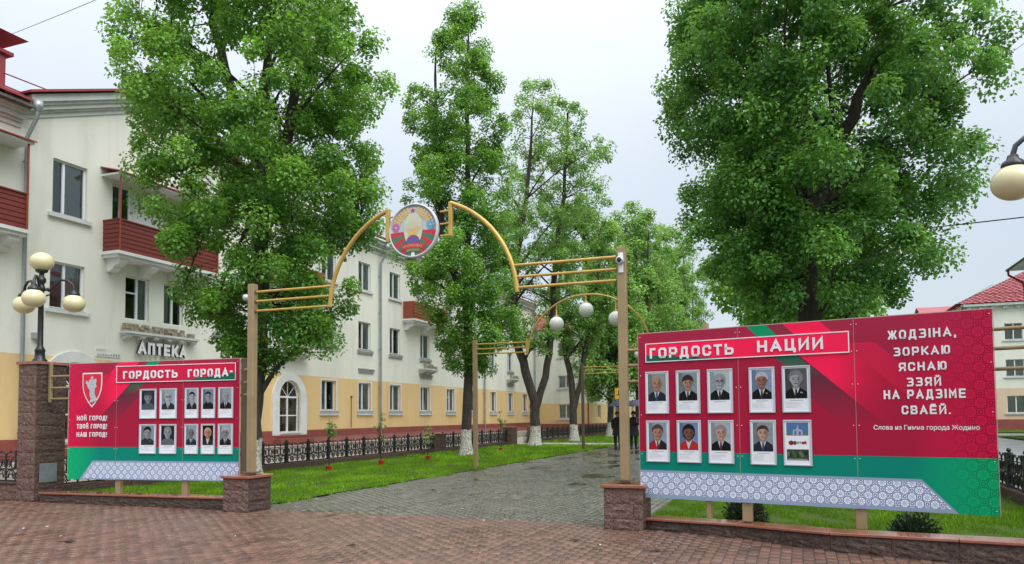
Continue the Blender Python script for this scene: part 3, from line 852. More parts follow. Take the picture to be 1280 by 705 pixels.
# ---- the long white and ochre house on the left
V0 = -21.3; U0 = 15.6
hL = thing('apartment_house', 'long three storey house, white above an ochre ground floor, left of the fenced lawn', 'apartment house', P(U0, V0, 0), PI/2 - A)
def L(u, v, z): return (u - U0, -(v - V0), z)
def F1(a, b, d): return L(a, V0 + d, b)
holes = []
wins = []
colsA = [(30.65,31.85),(33.9,35.1),(37.12,38.32),(40.78,41.98),(44.38,45.55),(47.9,49.0),(51.8,52.9),(55.4,56.5),(58.78,59.9)]
for i, (a, b) in enumerate(colsA):
    wins.append((a, b, 1.95, 3.40, 'trim', [2,1,4,4,1,2,1,4,1][i], .42 if i != 4 else .5, i == 4))
    wins.append((a, b, 5.14, 6.60, 'stucco', [2,4,2,1,1,4,1,1,2][i], .42, False))
    if i not in (3,): wins.append((a, b, 8.30, 9.75, 'plain', [1,1,1,0,1,2,1,1,0][i], .45, False))
wins += [(16.58,17.78,7.98,9.68,'plain',3,.36,False), (16.55,17.75,5.03,6.48,'stuccow',4,.45,False),
         (19.33,20.33,5.0,6.5,'none',4,.55,True), (21.0,21.92,5.0,6.5,'none',2,.5,False),
         (23.6,24.6,5.03,6.48,'stucco',0,.45,False), (25.6,26.6,8.2,9.7,'plain',1,.45,False), (25.6,26.6,5.03,6.48,'stucco',0,.45,False),
         (27.7,28.7,5.0,6.5,'none',1,.45,False),
         (12.0,13.1,5.03,6.48,'stucco',1,.45,False), (9.3,10.4,5.03,6.48,'stucco',1,.45,False), (9.3,10.4,8.2,9.7,'plain',1,.45,False),
         (12.0,13.1,1.9,3.3,'trim',0,.45,False), (9.3,10.4,1.9,3.3,'trim',0,.45,False),
         (20.9,22.1,1.9,3.3,'trim',1,.45,False),(23.6,24.8,1.9,3.3,'trim',1,.45,False)]
arches = [(27.45,28.95,0.95,3.28), (16.65,18.15,0.95,3.40)]
doors = [(18.75,21.4,7.25,9.5), (40.2,42.5,7.38,9.55), (12.4,14.8,7.15,9.3), (27.4,28.9,7.45,9.6)]   # balcony doors
holes = [(w[0], w[1], w[2], w[3], False) for w in wins] + [(a[0], a[1], a[2], a[3], True) for a in arches] + [(d[0], d[1], d[2], d[3], False) for d in doors]
wall(F1, hL, 7.0, 62.0, [(1.0, 3.55, M['yellow'], 'ground_floor_wall'), (3.55, 10.75, M['stucco'], 'upper_wall')], holes)
for w in wins:
    st = w[4]
    window(F1, hL, w[0], w[1], w[2], w[3], 'plain' if st in ('stuccow', 'none') else st, w[5], w[6], w[7], st != 'none')
for a in arches: window(F1, hL, a[0], a[1], a[2], a[3], 'none', 0, .5, True, False, .12, True)
for (a, b, z0, z1) in doors:                                # door and window of a balcony
    m_ = a + (b-a)*.3
    window(F1, hL, a, m_, z0+.7 if a != 12.4 else z0+.7, z1, 'none', 0, .5, False, False)
    q = MB()
    q.fbox(F1, a, m_, z0, z0+.7, -.16, -.1); q.fbox(F1, m_, b, z0, z1, -.16, -.11)
    for (x0, x1) in ((m_+.12, (m_+b)/2-.08), ((m_+b)/2+.08, b-.12)):
        q.fbox(F1, x0, x1, z0+.2, z0+.9, -.11, -.095); q.fbox(F1, x0, x1, z0+1.05, z1-.2, -.11, -.095)
    q.build('balcony_door', M['trim'], hL)
# arch surrounds
for (a, b, z0, z1), (w, zt) in zip(arches, ((.46, 3.62), (.42, 3.74))):
    mb = MB(); o = arch_pts(a-w, b+w, zt, 20); i_ = arch_pts(a, b, z1, 20)
    o = [(a-w, z0-.22)] + o + [(b+w, z0-.22)]; i_ = [(a, z0)] + i_ + [(b, z0)]
    for k in range(len(o)-1):
        mb.quad(F1(*o[k], .09), F1(*o[k+1], .09), F1(*i_[k+1], .09), F1(*i_[k], .09))
        mb.quad(F1(*o[k], .09), F1(*o[k+1], .09), F1(*o[k+1], 0), F1(*o[k], 0))
        mb.quad(F1(*i_[k], .09), F1(*i_[k+1], .09), F1(*i_[k+1], -.1), F1(*i_[k], -.1))
    mb.quad(F1(a-w, z0-.22, .09), F1(b+w, z0-.22, .09), F1(b, z0, .09), F1(a, z0, .09))
    mb.fbox(F1, a+.02, b-.02, z0-.04, z0+.05, -.1, .14); mb.fbox(F1, a-w, b+w, z0-.26, z0-.222, 0, .13)
    mb.build('arch_surround', M['trim'], hL)
# the rooms behind the glass
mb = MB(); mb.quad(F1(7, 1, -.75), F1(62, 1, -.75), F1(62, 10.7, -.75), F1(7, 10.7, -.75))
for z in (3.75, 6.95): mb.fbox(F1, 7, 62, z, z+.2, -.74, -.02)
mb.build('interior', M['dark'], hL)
mb = MB(); mb.quad(F1(27.0,.9,-.6), F1(29.4,.9,-.6), F1(29.4,3.5,-.6), F1(27.0,3.5,-.6)); mb.fbox(F1, 27.3, 27.95, .95, 2.4, -.55, -.45, 1); mb.fbox(F1, 28.3, 28.9, .95, 1.9, -.55, -.45, 1)  # tan backdrop with the lobby's warm light painted in, two darker blocks before it
mb.build('lobby', [M['warm'], M['bronze']], hL)
# plinth with its ledge
mb = MB(); mb.fbox(F1, 7, 27.0, 0, .72, -.3, .16, 0); mb.fbox(F1, 27.0, 61.9, 0, .76, -.3, .16, 1); mb.fbox(F1, 7, 27.0, .72, .84, -.3, .10, 0); mb.fbox(F1, 27.0, 61.9, .76, .84, -.3, .19, 0); mb.fbox(F1, 7, 27.0, .84, 1.04, -.3, .06, 0); mb.fbox(F1, 29.4, 61.9, .84, 1.04, -.3, .06, 0); mb.fbox(F1,27.0,29.4,.3,.69,.16,.5,0)
mb.build('plinth', [M['plinth'], M['plinthl']], hL)
# cornice: three receding bands, level along the eaves and raked over the gable
def bands(mb, p, q_, zoff0, zoff1):
    for (b0, b1, d) in ((-.02, .20, .40), (.20, .30, .30), (.30, .44, .22), (.44, .52, .12), (.52, .66, .05)):
        mb.add([F1(p, zoff0-b1, 0), F1(q_, zoff1-b1, 0), F1(q_, zoff1-b1, d), F1(p, zoff0-b1, d), F1(p, zoff0-b0, 0), F1(q_, zoff1-b0, 0), F1(q_, zoff1-b0, d), F1(p, zoff0-b0, d)],
               [(0,3,2,1),(4,5,6,7),(0,1,5,4),(1,2,6,5),(2,3,7,6),(3,0,4,7)])
GA, GB, GZ, EZ = 15.55, 26.0, 13.35, 11.12
GC = (GA+GB)/2
mb = MB(); bands(mb, 26.0, 61.9, EZ, EZ); bands(mb, 7, 15.5, EZ-.25, EZ-.25); bands(mb, GA, GC, EZ+.05, GZ); bands(mb, GC, GB, GZ, EZ+.05)
mb.build('cornice', M['cornice'], hL)
mb = MB(); mb.add([F1(GA, 10.75, 0), F1(GB, 10.75, 0), F1(GB, EZ, 0), F1(GC, GZ, 0), F1(GA, EZ, 0)], [(0,1,2,3,4)])
mb.quad(F1(GB, 10.75, 0), F1(62, 10.75, 0), F1(62, EZ, 0), F1(GB, EZ, 0)); mb.quad(F1(7, 10.75, 0), F1(GA, 10.75, 0), F1(GA, EZ, 0), F1(7, EZ, 0))
mb.build('gable_wall', M['stucco'], hL)
# roof
mb = MB()
def slab(a0, z0, d0, a1, z1, d1, a2, z2, d2, a3, z3, d3, t=.07):
    v = [F1(a0,z0,d0),F1(a1,z1,d1),F1(a2,z2,d2),F1(a3,z3,d3)]
    w = [F1(a0,z0+t,d0),F1(a1,z1+t,d1),F1(a2,z2+t,d2),F1(a3,z3+t,d3)]
    mb.add(v+w, [(0,3,2,1),(4,5,6,7),(0,1,5,4),(1,2,6,5),(2,3,7,6),(3,0,4,7)])
slab(GB, EZ+.05, .62, 62.3, EZ+.05, .62, 62.3, 14.4, -6.5, GB, 14.4, -6.5)
slab(6.8, EZ-.2, .55, GA, EZ-.2, .55, GA, 14.2, -6.5, 6.8, 14.2, -6.5)
slab(GA-.15, EZ+.06, .55, GC, GZ+.06, .55, GC, GZ+.06, -6.5, GA-.15, EZ+.06, -6.5)
slab(GC, GZ+.06, .55, GB+.15, EZ+.06, .55, GB+.15, EZ+.06, -6.5, GC, GZ+.06, -6.5)
slab(6.8, 14.2, -6.5, 62.3, 14.2, -6.5, 62.3, 11.0, -13.2, 6.8, 11.0, -13.2)
for k in range(int((62-26)/.55)):                          # standing seams
    a = 26.3 + k*.55
    mb.add([F1(a,EZ+.12,.6),F1(a+.03,EZ+.12,.6),F1(a+.03,14.47,-6.5),F1(a,14.47,-6.5),F1(a,EZ+.16,.6),F1(a+.03,EZ+.16,.6),F1(a+.03,14.51,-6.5),F1(a,14.51,-6.5)],[(4,5,6,7),(0,1,5,4),(1,2,6,5),(3,0,4,7)])
rf = mb.build('roof', M['redmetal'], hL)
mb = MB()                                                  # snow rail near the eaves
for a in np.arange(27, 61.5, 1.6): mb.tube([F1(a, EZ+.2, .25), F1(a, EZ+.75, .1)], .012, 4); mb.tube([F1(a, EZ+.75, .1), F1(a, EZ+.45, -.5)], .01, 4)
for z, d in ((EZ+.72, .11), (EZ+.48, .17)): mb.tube([F1(27, z, d), F1(61.5, z, d)], .012, 4)
mb.build('snow_rail', M['redpipe'], rf)
mb = MB()                                                  # red sheet-metal dormer stack by the left edge
mb.fbox(F1, 12.6, 14.95, 10.9, 12.15, -1.6, .1); mb.fbox(F1, 12.5, 15.12, 12.15, 12.25, -1.7, .2); mb.fbox(F1, 12.75, 14.8, 12.25, 12.65, -1.5, 0)
mb.add([F1(12.3,12.65,.5),F1(15.35,12.65,.5),F1(15.35,12.65,-1.9),F1(12.3,12.65,-1.9),F1(13.8,13.2,-.7)],[(0,1,2,3),(0,1,4),(1,2,4),(2,3,4),(3,0,4)])
mb.lathe(F1(13.8,13.15,-.7), [(.12,0),(.12,.12),(.05,.2)], 10)
mb.tube([F1(14.9,11.6,.1), F1(16.5,11.55,.35)], .02, 5)
mb.build('roof_stack', M['redmetal'], rf)
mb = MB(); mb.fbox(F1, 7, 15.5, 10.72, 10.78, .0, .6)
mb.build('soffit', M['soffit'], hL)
for a in (15.62, 35.9, 50.45): downpipe(F1, hL, a, 10.75, M['zinc'])
downpipe(F1, hL, 61.6, 10.75, M['zinc'], funnel=False)
# balconies
balcony(F1, hL, 18.4, 22.9, 7.10, .70, 'planks', ncorb=4)
balcony(F1, hL, 10.6, 15.25, 7.04, .72, 'planks', ncorb=4)
balcony(F1, hL, 38.65, 43.15, 7.25, .70, 'tiles', .95, 3, canopy=False)
balcony(F1, hL, 25.6, 29.9, 7.3, .70, 'tiles', .95, 3, canopy=False)
ledge(F1, hL, 19.1, 22.45, 4.50, 6, d=.30)
ledge(F1, hL, 26.9, 29.3, 4.45, 4)
ledge(F1, hL, 40.5, 42.3, 4.42, 3)
ledge(F1, hL, 55.1, 56.8, 4.42, 3)
plaque(F1, hL, 33.85, 35.4, 3.88, 4.14); plaque(F1, hL, 40.65, 42.3, 3.88, 4.14); plaque(F1, hL, 55.2, 56.6, 3.88, 4.14)
mb = MB(); mb.fbox(F1, 15.98, 16.2, 4.02, 4.2, .0, .16); mb.tube([F1(16.1,4.02,.05),F1(16.1,3.9,.05),F1(16.35,3.88,.05)], .015, 5)
mb.build('junction_box', M['sill'], hL)
mb = MB(); mb.tube([F1(33.2,1.1,.03),F1(33.2,2.6,.03)], .02, 6); mb.ball(F1(33.2,2.64,.04), .06, n=8, m=6)
mb.build('gas_pipe', M['brownred'], hL)
# back and ends so the house is a volume
mb = MB()
mb.quad(F1(7,0,0), F1(7,0,-13), F1(7,11,-13), F1(7,11,0)); mb.quad(F1(7,0,-13), F1(62,0,-13), F1(62,11,-13), F1(7,11,-13)); mb.quad(F1(62,0,-13), F1(62,0,0), F1(62,11,0), F1(62,11,-13))
mb.build('rear_wall', M['stucco'], hL)

# the pharmacy lettering, stood off the wall: each letter a part
ph = thing('pharmacy_sign', 'white block letters reading АПТЕКА on the white wall under the crumbling ledge', 'sign', P(19.73, V0, 3.88), PI/2 - A)
xs = [0, .42, .79, 1.13, 1.49, 1.87, 2.27]
for k, ch in enumerate('АПТЕКА'):
    block_text(ch, xs[k], xs[k+1]-.07, -.04, .42, M['letter'], ph, .23, .02, -.17, 'letter')
    block_text(ch, xs[k]-.004, xs[k+1]-.066, -.045, .43, M['black'], ph, .24, .07, -.098, 'letter_side')
hp = thing('shop_plaque', 'small pale notice with dark lettering on the wall left of the АПТЕКА letters', 'sign', P(18.2, V0, 3.66), PI/2 - A)
mb = MB(); mb.box(0, .95, -.03, 0, 0, .3); mb.build('backing', M['stucco'], hp)
mb = MB()
rr = random.Random(4)
for k in range(9): x = .05 + k*.1; mb.box(x, x+.06, -.036, -.03, .03, .03+rr.uniform(.04,.09))
mb.box(.0, .35, -.036, -.03, .2, .22); mb.build('worn_letters', M['print_grey'], hp)

# ---- the cross wing at the far end, facing us, then on along the avenue
hF = thing('apartment_house', 'white and ochre house at the far end of the walk, red downpipe on its corner', 'apartment house', P(62, V0, 0), PI/2 - A)
def LF(u, v, z): return (u - 62.0, -(v - V0), z)
def FA(a, b, d): return LF(62.0 - d, a, b)                 # facing us; a = v
def FB(a, b, d): return LF(a, -16.7 + d, b)                # facing the walk; a = u
wA = [(-19.2,-17.9,1.35,2.55,1), (-19.2,-17.9,3.95,5.0,1), (-19.2,-17.9,6.6,7.8,0)]
wall(FA, hF, -21.6, -16.7, [(0.9, 2.62, M['yellow'], 'ground_floor_wall'), (2.62, 8.9, M['stucco'], 'upper_wall')], [(w[0],w[1],w[2],w[3],False) for w in wA])
for w in wA: window(FA, hF, *w[:4], 'plain', w[4], .5, False, True)
wB = []
for a in (65.5, 69.1, 72.7, 76.3, 80.0, 84.0, 88.0): wB += [(a, a+1.15, 1.35, 2.5, 1), (a, a+1.15, 3.9, 5.05, 1), (a, a+1.15, 6.5, 7.7, 1)]
wall(FB, hF, 62.0, 92.0, [(0.9, 2.62, M['yellow'], 'ground_floor_wall'), (2.62, 8.9, M['stucco'], 'upper_wall')], [(w[0],w[1],w[2],w[3],False) for w in wB])
for w in wB: window(FB, hF, *w[:4], 'plain', w[4], .45, False, False)
mb = MB(); mb.fbox(FA, -21.6, -16.6, 0, .9, -.3, .12); mb.fbox(FB, 62.0, 92, 0, .9, -.3, .12); mb.build('plinth', M['plinth'], hF)
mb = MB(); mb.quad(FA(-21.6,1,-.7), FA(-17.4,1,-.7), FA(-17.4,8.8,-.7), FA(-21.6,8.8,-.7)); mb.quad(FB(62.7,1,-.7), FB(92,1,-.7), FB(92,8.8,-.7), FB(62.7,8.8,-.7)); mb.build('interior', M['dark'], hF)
mb = MB()
for (b0, b1, d) in ((8.6, 8.9, .35), (8.45, 8.6, .2), (8.3, 8.45, .1)): mb.fbox(FA, -21.6, -16.7+d, b0, b1, 0, d); mb.fbox(FB, 62.0, 92, b0, b1, 0, d)
mb.build('cornice', M['cornice'], hF)
mb = MB()
e = .55
pA, pB, pC, pD = LF(62-e,-16.7+e,8.9), LF(92.5,-16.7+e,8.9), LF(92.5,-27.5,12.6), LF(69,-27.5,12.6)
pE = LF(62-e,-38,8.9)
mb.poly([pA, pB, pC, pD]); mb.poly([pE, pA, pD]); mb.poly([pE, pD, pC, LF(92.5,-38,8.9)])
mb.quad(pA, pB, LF(92.5,-16.7,8.88), LF(62,-16.7,8.88)); mb.quad(pE, pA, LF(62,-16.7,8.88), LF(62,-38,8.88))
mb.build('roof', M['brownred'], hF)
mb = MB(); mb.tube([LF(61.86,-16.56,8.6), LF(61.86,-16.56,.1)], .06, 8); mb.build('downpipe', M['redpipe'], hF)
balcony(FB, hF, 68.7, 73.6, 5.9, 1.0, 'tiles', .9, 3, canopy=False)
mb = MB(); mb.quad(FB(92,0,0),FB(92,0,-21),FB(92,8.9,-21),FB(92,8.9,0)); mb.quad(FA(-38,0,0),FA(-21.6,0,0),FA(-21.6,8.9,0),FA(-38,8.9,0)); mb.build('rear_wall', M['stucco'], hF)

# ---- right side: near house corner with its red downpipe
hR = thing('apartment_house', 'cream house corner with a dark eave and red downpipe at the right edge', 'apartment house', P(57, 13.85, 0), -A)
def FR(a, b, d): return (-d, -a, b)                         # facing the avenue; a = distance back towards us
wR = []
for a in (2.0, 5.5, 9.0, 12.5, 16.0): wR += [(a, a+1.15, 2.0, 3.5), (a, a+1.15, 5.1, 6.6), (a, a+1.15, 8.2, 9.7)]
wall(FR, hR, 0, 22, [(0.9, 3.6, M['pinkwall'], 'ground_floor_wall'), (3.6, 10.9, M['stucco'], 'upper_wall')], [(w[0],w[1],w[2],w[3],False) for w in wR])
for w in wR: window(FR, hR, *w, 'plain', 1, .45, False, True)
mb = MB(); mb.fbox(FR, 0, 22, 0, .9, -.3, .1); mb.build('plinth', M['plinth'], hR)
mb = MB(); mb.fbox(FR, -.5, 22.5, 10.75, 10.85, 0, .95); mb.build('soffit', M['cornice'], hR)
mb = MB(); mb.box(0.01, 12, -22, 0, 0, 10.9); mb.build('end_wall', M['stucco'], hR)
mb = MB(); mb.prism([(-1.0,-22.6,10.86),(6,-22.6,14.4),(13,-22.6,10.86)], (0, 23.2, 0)); mb.build('roof', M['redmetal'], hR)
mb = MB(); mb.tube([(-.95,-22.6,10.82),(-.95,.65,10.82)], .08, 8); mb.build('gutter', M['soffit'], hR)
mb = MB(); mb.tube([(-.95,.3,10.75),(-.93,.3,10.45),(-.2,.12,9.9),(-.12,.1,9.5),(-.12,.1,.1)], .075, 10)
for z in (9.4, 6.5, 3.5): mb.tube([(-.12,.1,z),(-.12,.1,z+.1)], .095, 10)
mb.build('downpipe', M['redpipe'], hR)

# ---- right side: the house facing us with the hipped red roof
hS = thing('apartment_house', 'cream house with a hipped red tiled roof standing beyond the road at right', 'apartment house', P(75.6, 13.5, 0), -A)
def FS(a, b, d): return (a, -d, b)
wS = []
for a in (3.06, 7.5, 11.9): wS += [(a, a+1.35, 1.5, 2.95), (a, a+1.35, 4.6, 6.05), (a, a+1.35, 7.75, 9.15)]
wall(FS, hS, 0, 20, [(0.9, 3.6, M['pinkwall'], 'ground_floor_wall'), (3.6, 10.9, M['stucco'], 'upper_wall')], [(w[0],w[1],w[2],w[3],False) for w in wS])
for w in wS: window(FS, hS, *w, 'plain', 1, .5, False, True)
mb = MB(); mb.fbox(FS, 0, 20, 0, .95, -.3, .1); mb.build('plinth', M['plinth'], hS)
mb = MB(); mb.box(0, 20, .7, 12, 0, 10.9); mb.box(0, .02, .0, .7, 0, 10.9); mb.build('side_wall', M['stucco'], hS)
mb = MB(); mb.fbox(FS, 0, 20, 10.7, 10.9, 0, .5)
for k in range(22): mb.fbox(FS, .3+k*.9, .6+k*.9, 10.45, 10.68, 0, .3)
mb.build('cornice', M['cornice'], hS)
mb = MB(); e = .6
a_, b_, c_, d_ = (-e,-e,10.92), (20.6,-e,10.92), (20.6,12.6,10.92), (-e,12.6,10.92); r0, r1 = (6.5,6,14.6), (20.6,6,14.6)
rows = 22                                                  # tiles as stepped courses
def course(p, q, r, s, n, w):
    P0, Q0, R0, S0 = map(Vector, (p, q, r, s))             # p-q bottom edge, s-r top edge
    for k in range(n):
        b0 = P0.lerp(S0, k/n); b1 = Q0.lerp(R0, k/n); t0 = P0.lerp(S0, (k+1)/n); t1 = Q0.lerp(R0, (k+1)/n)
        m_ = max(2, int((b1-b0).length/w)); up = Vector((0,0,.05))
        for j in range(m_):
            x0 = b0.lerp(b1, j/m_)+up; x1 = b0.lerp(b1, (j+1)/m_)+up; y0 = t0.lerp(t1, j/m_); y1 = t0.lerp(t1, (j+1)/m_); md = (x0+x1)/2 + Vector((0,0,.05))
            mb.add([x0, md, x1, y1, (y0+y1)/2+Vector((0,0,.04)), y0], [(0,1,4,5),(1,2,3,4)])
course(a_, b_, r1, r0, rows, .5); course(d_, a_, r0, r0, rows, .5)
mb.poly([c_, d_, r0, r1])
ro = mb.build('roof', M['redtile'], hS)
mb = MB()
for a in np.arange(1.0, 19, 1.5): mb.tube([(a, .1, 11.25), (a, .1, 11.8)], .02, 4)
mb.tube([(1.0,.1,11.78),(18.5,.1,11.78)], .02, 4); mb.tube([(-.5,0,10.95),(2.4,.2,12.6)], .015, 4)
mb.build('snow_rail', M['redpipe'], ro)
mb = MB(); mb.tube([(-.05,-.15,10.7),(-.05,-.15,.1)], .06, 6); mb.build('downpipe', M['redpipe'], hS)
# ---- lower far roof between the tree and that house
hT = thing('low_house', 'low far house with a pale gable and pink red roof, just above the poster edge', 'house', P(92, 13.0, 0), -A)
mb = MB(); mb.box(0, 9, 0, 10, 0, 11.6); mb.build('wall', M['stucco'], hT)
mb = MB(); mb.add([(0,-.01,11.6),(0,10,11.6),(0,5,13.4)], [(0,1,2)]); mb.build('gable', M['cornice'], hT)
mb = MB(); mb.poly([(-.3,-.6,11.6),(9.5,-.6,11.6),(9.5,5,13.5),(-.3,5,13.5)]); mb.poly([(-.3,10.6,11.6),(9.5,10.6,11.6),(9.5,5,13.5),(-.3,5,13.5)])
mb.build('roof', M['redtile'], hT)

# ------------------------------------------------------------------ stonework
def rough_block(x0, x1, y0, y1, z0, z1, seed, amt=.012, gap=.006, n=5):
    bm = bmesh.new(); bmesh.ops.create_cube(bm, size=1.0)
    bmesh.ops.subdivide_edges(bm, edges=bm.edges[:], cuts=n-1, use_grid_fill=True)
    r = random.Random(seed); vs = []
    for v in bm.verts:
        c = v.co * 2
        edge = sorted([abs(c.x), abs(c.y), abs(c.z)])[1]      # 1 on an arris
        bulge = (1 - edge**4) * amt * r.uniform(.1, 1.6)
        p = Vector(((x0+x1)/2 + v.co.x*(x1-x0-gap), (y0+y1)/2 + v.co.y*(y1-y0-gap), (z0+z1)/2 + v.co.z*(z1-z0-gap)))
        m_ = max(abs(c.x), abs(c.y), abs(c.z))
        if abs(c.x) == m_: p.x += bulge * (1 if c.x > 0 else -1)
        if abs(c.y) == m_: p.y += bulge * (1 if c.y > 0 else -1)
        vs.append(p)
    bm.verts.index_update()
    fs = [[v.index for v in f.verts] for f in bm.faces]
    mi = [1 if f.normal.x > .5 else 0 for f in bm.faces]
    bm.free()
    return vs, fs, mi
def block(parent, x0, x1, y0, y1, z0, z1, seed, mats, n=5, amt=.012):
    vs, fs, mi = rough_block(x0, x1, y0, y1, z0, z1, seed, amt, n=n)
    me = bpy.data.meshes.new('stone_block'); me.from_pydata([tuple(v) for v in vs], [], fs)
    for m in mats: me.materials.append(m)
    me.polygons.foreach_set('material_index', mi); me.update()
    return link_mesh('stone_block', me, parent)
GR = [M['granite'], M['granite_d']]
def pier(label, u, v, w, d, courses, capt=.045, cats='pier'):
    t = thing('stone_pier', label, cats, P(u, v, 0), -A)
    z = 0
    for k, h in enumerate(courses):
        s = .26 if k % 2 else -.26
        x = s*w
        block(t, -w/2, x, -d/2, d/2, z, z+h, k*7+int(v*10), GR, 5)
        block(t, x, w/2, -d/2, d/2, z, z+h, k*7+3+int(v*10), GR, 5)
        z += h
    mb = MB(); mb.cbox(-w/2-.035, w/2+.035, -d/2-.035, d/2+.035, z, z+capt, .006); mb.build('cap_stone', M['coping'], t)
    return t
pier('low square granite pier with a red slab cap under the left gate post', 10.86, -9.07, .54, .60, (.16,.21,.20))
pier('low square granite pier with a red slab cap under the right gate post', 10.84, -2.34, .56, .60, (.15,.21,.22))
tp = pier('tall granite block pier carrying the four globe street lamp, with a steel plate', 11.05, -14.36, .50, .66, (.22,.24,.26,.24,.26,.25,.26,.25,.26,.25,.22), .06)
mb = MB(); mb.cbox(.262, .274, -.24, .14, .36, .74, .003); mb.build('plate', M['plate'], tp)
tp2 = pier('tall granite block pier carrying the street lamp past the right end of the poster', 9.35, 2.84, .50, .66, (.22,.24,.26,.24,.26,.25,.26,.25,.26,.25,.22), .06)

def low_wall(name, label, pts, hs, base_d, mats, copm, bl=.62, cl=1.25, depth=.30):
    """stone blocks and coping slabs along a line pts (u,v) front edge; hs heights at the points"""
    t = thing(name, label, 'wall', P(pts[0][0], pts[0][1], 0), -A)
    u0, v0 = pts[0]
    L_ = [0]
    for (a, b), (c, d) in zip(pts, pts[1:]): L_.append(L_[-1] + math.hypot(c-a, d-b))
    def at_(s):
        s = min(max(s, 0), L_[-1])
        for i in range(len(pts)-1):
            if s <= L_[i+1] + 1e-6:
                f = (s-L_[i])/(L_[i+1]-L_[i])
                return (pts[i][0]+(pts[i+1][0]-pts[i][0])*f, pts[i][1]+(pts[i+1][1]-pts[i][1])*f, hs[i]+(hs[i+1]-hs[i])*f)
    def run(nm, step, z0f, z1f, d0, d1, rough, m):
        n = max(1, round(L_[-1]/step))
        for k in range(n):
            A_, B_ = at_(L_[-1]*k/n), at_(L_[-1]*(k+1)/n)
            ax, ay, bx, by = A_[1]-v0, A_[0]-u0, B_[1]-v0, B_[0]-u0
            l = math.hypot(bx-ax, by-ay); ang = math.atan2(by-ay, bx-ax); h = (A_[2]+B_[2])/2
            if rough:
                vs, fs, mi = rough_block(0, l, d0, d1, z0f(h), z1f(h), k*13+5, .014, n=6)
                me = bpy.data.meshes.new(nm); me.from_pydata([tuple(q) for q in vs], [], fs)
            else:
                q = MB(); q.cbox(.002, l-.002, d0, d1, z0f(h), z1f(h), .006)
                for i_, p_ in enumerate(q.v): q.v[i_] = (p_[0], p_[1], p_[2] + ((A_[2]-h) + (B_[2]-A_[2])*p_[0]/l))
                me = bpy.data.meshes.new(nm); me.from_pydata(q.v, [], q.f)
            me.materials.append(m); me.update()
            o = link_mesh(nm, me, t); o.location = (ax, ay, 0); o.rotation_euler = (0, 0, ang)
    run('stone_block', bl, lambda h: -.03, lambda h: h-.035, 0, depth, True, mats)
    run('coping_slab', cl, lambda h: h-.034, lambda h: h, -.035, depth+.03, False, copm)
    return t
low_wall('low_stone_wall', 'low curving dark stone wall with wet red coping under the ГОРДОСТЬ НАЦИИ poster', [(10.74,-2.07)]+WALLLINE[1:6]+[(9.12,2.85)], [.155,.165,.185,.21,.22,.25,.26], 0, M['granite_d'], M['coping'], .62, 1.3)
low_wall('low_stone_wall', 'low mossy stone wall with red coping under the ГОРДОСТЬ ГОРОДА poster', [(10.72,-13.95),(10.76,-12),(10.82,-9.4)], [.19,.20,.21], 0, M['granite_d'], M['coping'], .7, 1.3)
low_wall('low_stone_wall', 'low reddish stone wall left of the tall lamp pier, iron fence on top', [(10.78,-24),(10.78,-19),(10.78,-14.5)], [.36,.36,.36], 0, M['granite'], M['granite_d'], .7, 1.3)

# ------------------------------------------------------------------ iron fences
def fence_panel_mesh(W=1.10, H=.62, name='iron_panel'):
    mb = MB(); r = .016
    def arc(cx, cz, rx, rz, a0, a1, n=9, rr=None): mb.tube([(cx+rx*math.cos(R_(a0+(a1-a0)*k/n)), 0, cz+rz*math.sin(R_(a0+(a1-a0)*k/n))) for k in range(n+1)], rr or r, 4, caps=False)
    mb.box(0, W, -.014, .014, .0, .03)
    n = 2; w = W/n
    for k in range(n):
        c = w*(k+.5)
        for q in (-1, 1):
            arc(c+q*w*.25, .52, w*.25, .07, 0, 180, 7, .017)                    # crest
            arc(c+q*w*.13, .36, .060, .105, 0, 360, 12, .015)                   # upright oval
            arc(c+q*w*.36, .37, .050, .080, -60, 250, 10, .014)
            arc(c+q*w*.36, .37, .022, .035, 0, 360, 6, .010)
            arc(c+q*w*.25, .14, .115, .105, -10, 190, 9, .016)                  # lower fan
            arc(c+q*w*.25, .09, .060, .065, -20, 200, 7, .013)
            arc(c+q*w*.08, .13, .045, .07, 90, 400, 8, .013)
            mb.tube([(c, 0, .03), (c+q*w*.24, 0, .25), (c+q*w*.49, 0, .03)], .012, 4)
            mb.tube([(c+q*w*.49, 0, .03), (c+q*w*.47, 0, .52)], .012, 4)
            mb.ball((c+q*w*.25, 0, .605), .022, n=6, m=4)
        mb.tube([(c, 0, .24), (c, 0, .60)], .013, 4)
        mb.ball((c, 0, .61), .024, n=6, m=4)
    mb.tube([(0,0,.252),(W,0,.252)], .014, 4); mb.tube([(0,0,.495),(W,0,.495)], .011, 4)
    me = mb.mesh(name, M['iron']); return me
PANEL = fence_panel_mesh()
pm = MB(); pm.cbox(-.045, .045, -.045, .045, 0, .62, .008); pm.cbox(-.06, .06, -.06, .06, .0, .05, .006); pm.cbox(-.055,.055,-.055,.055,.62,.645,.004); pm.ball((0,0,.685), .042, n=10, m=8)
for z in (.2,.4): pm.cbox(-.052,.052,-.052,.052,z,z+.03,.004)
POST = pm.mesh('iron_post', M['iron'])
fw = MB(); fw.cbox(0, 1.13, -.13, .13, -.03, .20, .012); FBASE = fw.mesh('fence_footing', M['granite_d'])
def fence(label, origin, rz, n, z=.20, W=1.13, footing=True, group='ornate cast iron fences along the lawns'):
    t = thing('iron_fence', label, 'fence', origin, rz, group)
    for k in range(n):
        o = link_mesh('iron_panel', PANEL, t); o.location = (k*W+.015, 0, z)
        if footing:
            f = link_mesh('footing', FBASE, t); f.location = (k*W, 0, 0)
    for k in range(n+1):
        o = link_mesh('iron_post', POST, t); o.location = (k*W, 0, z)
    return t
ALONG = PI/2 - A
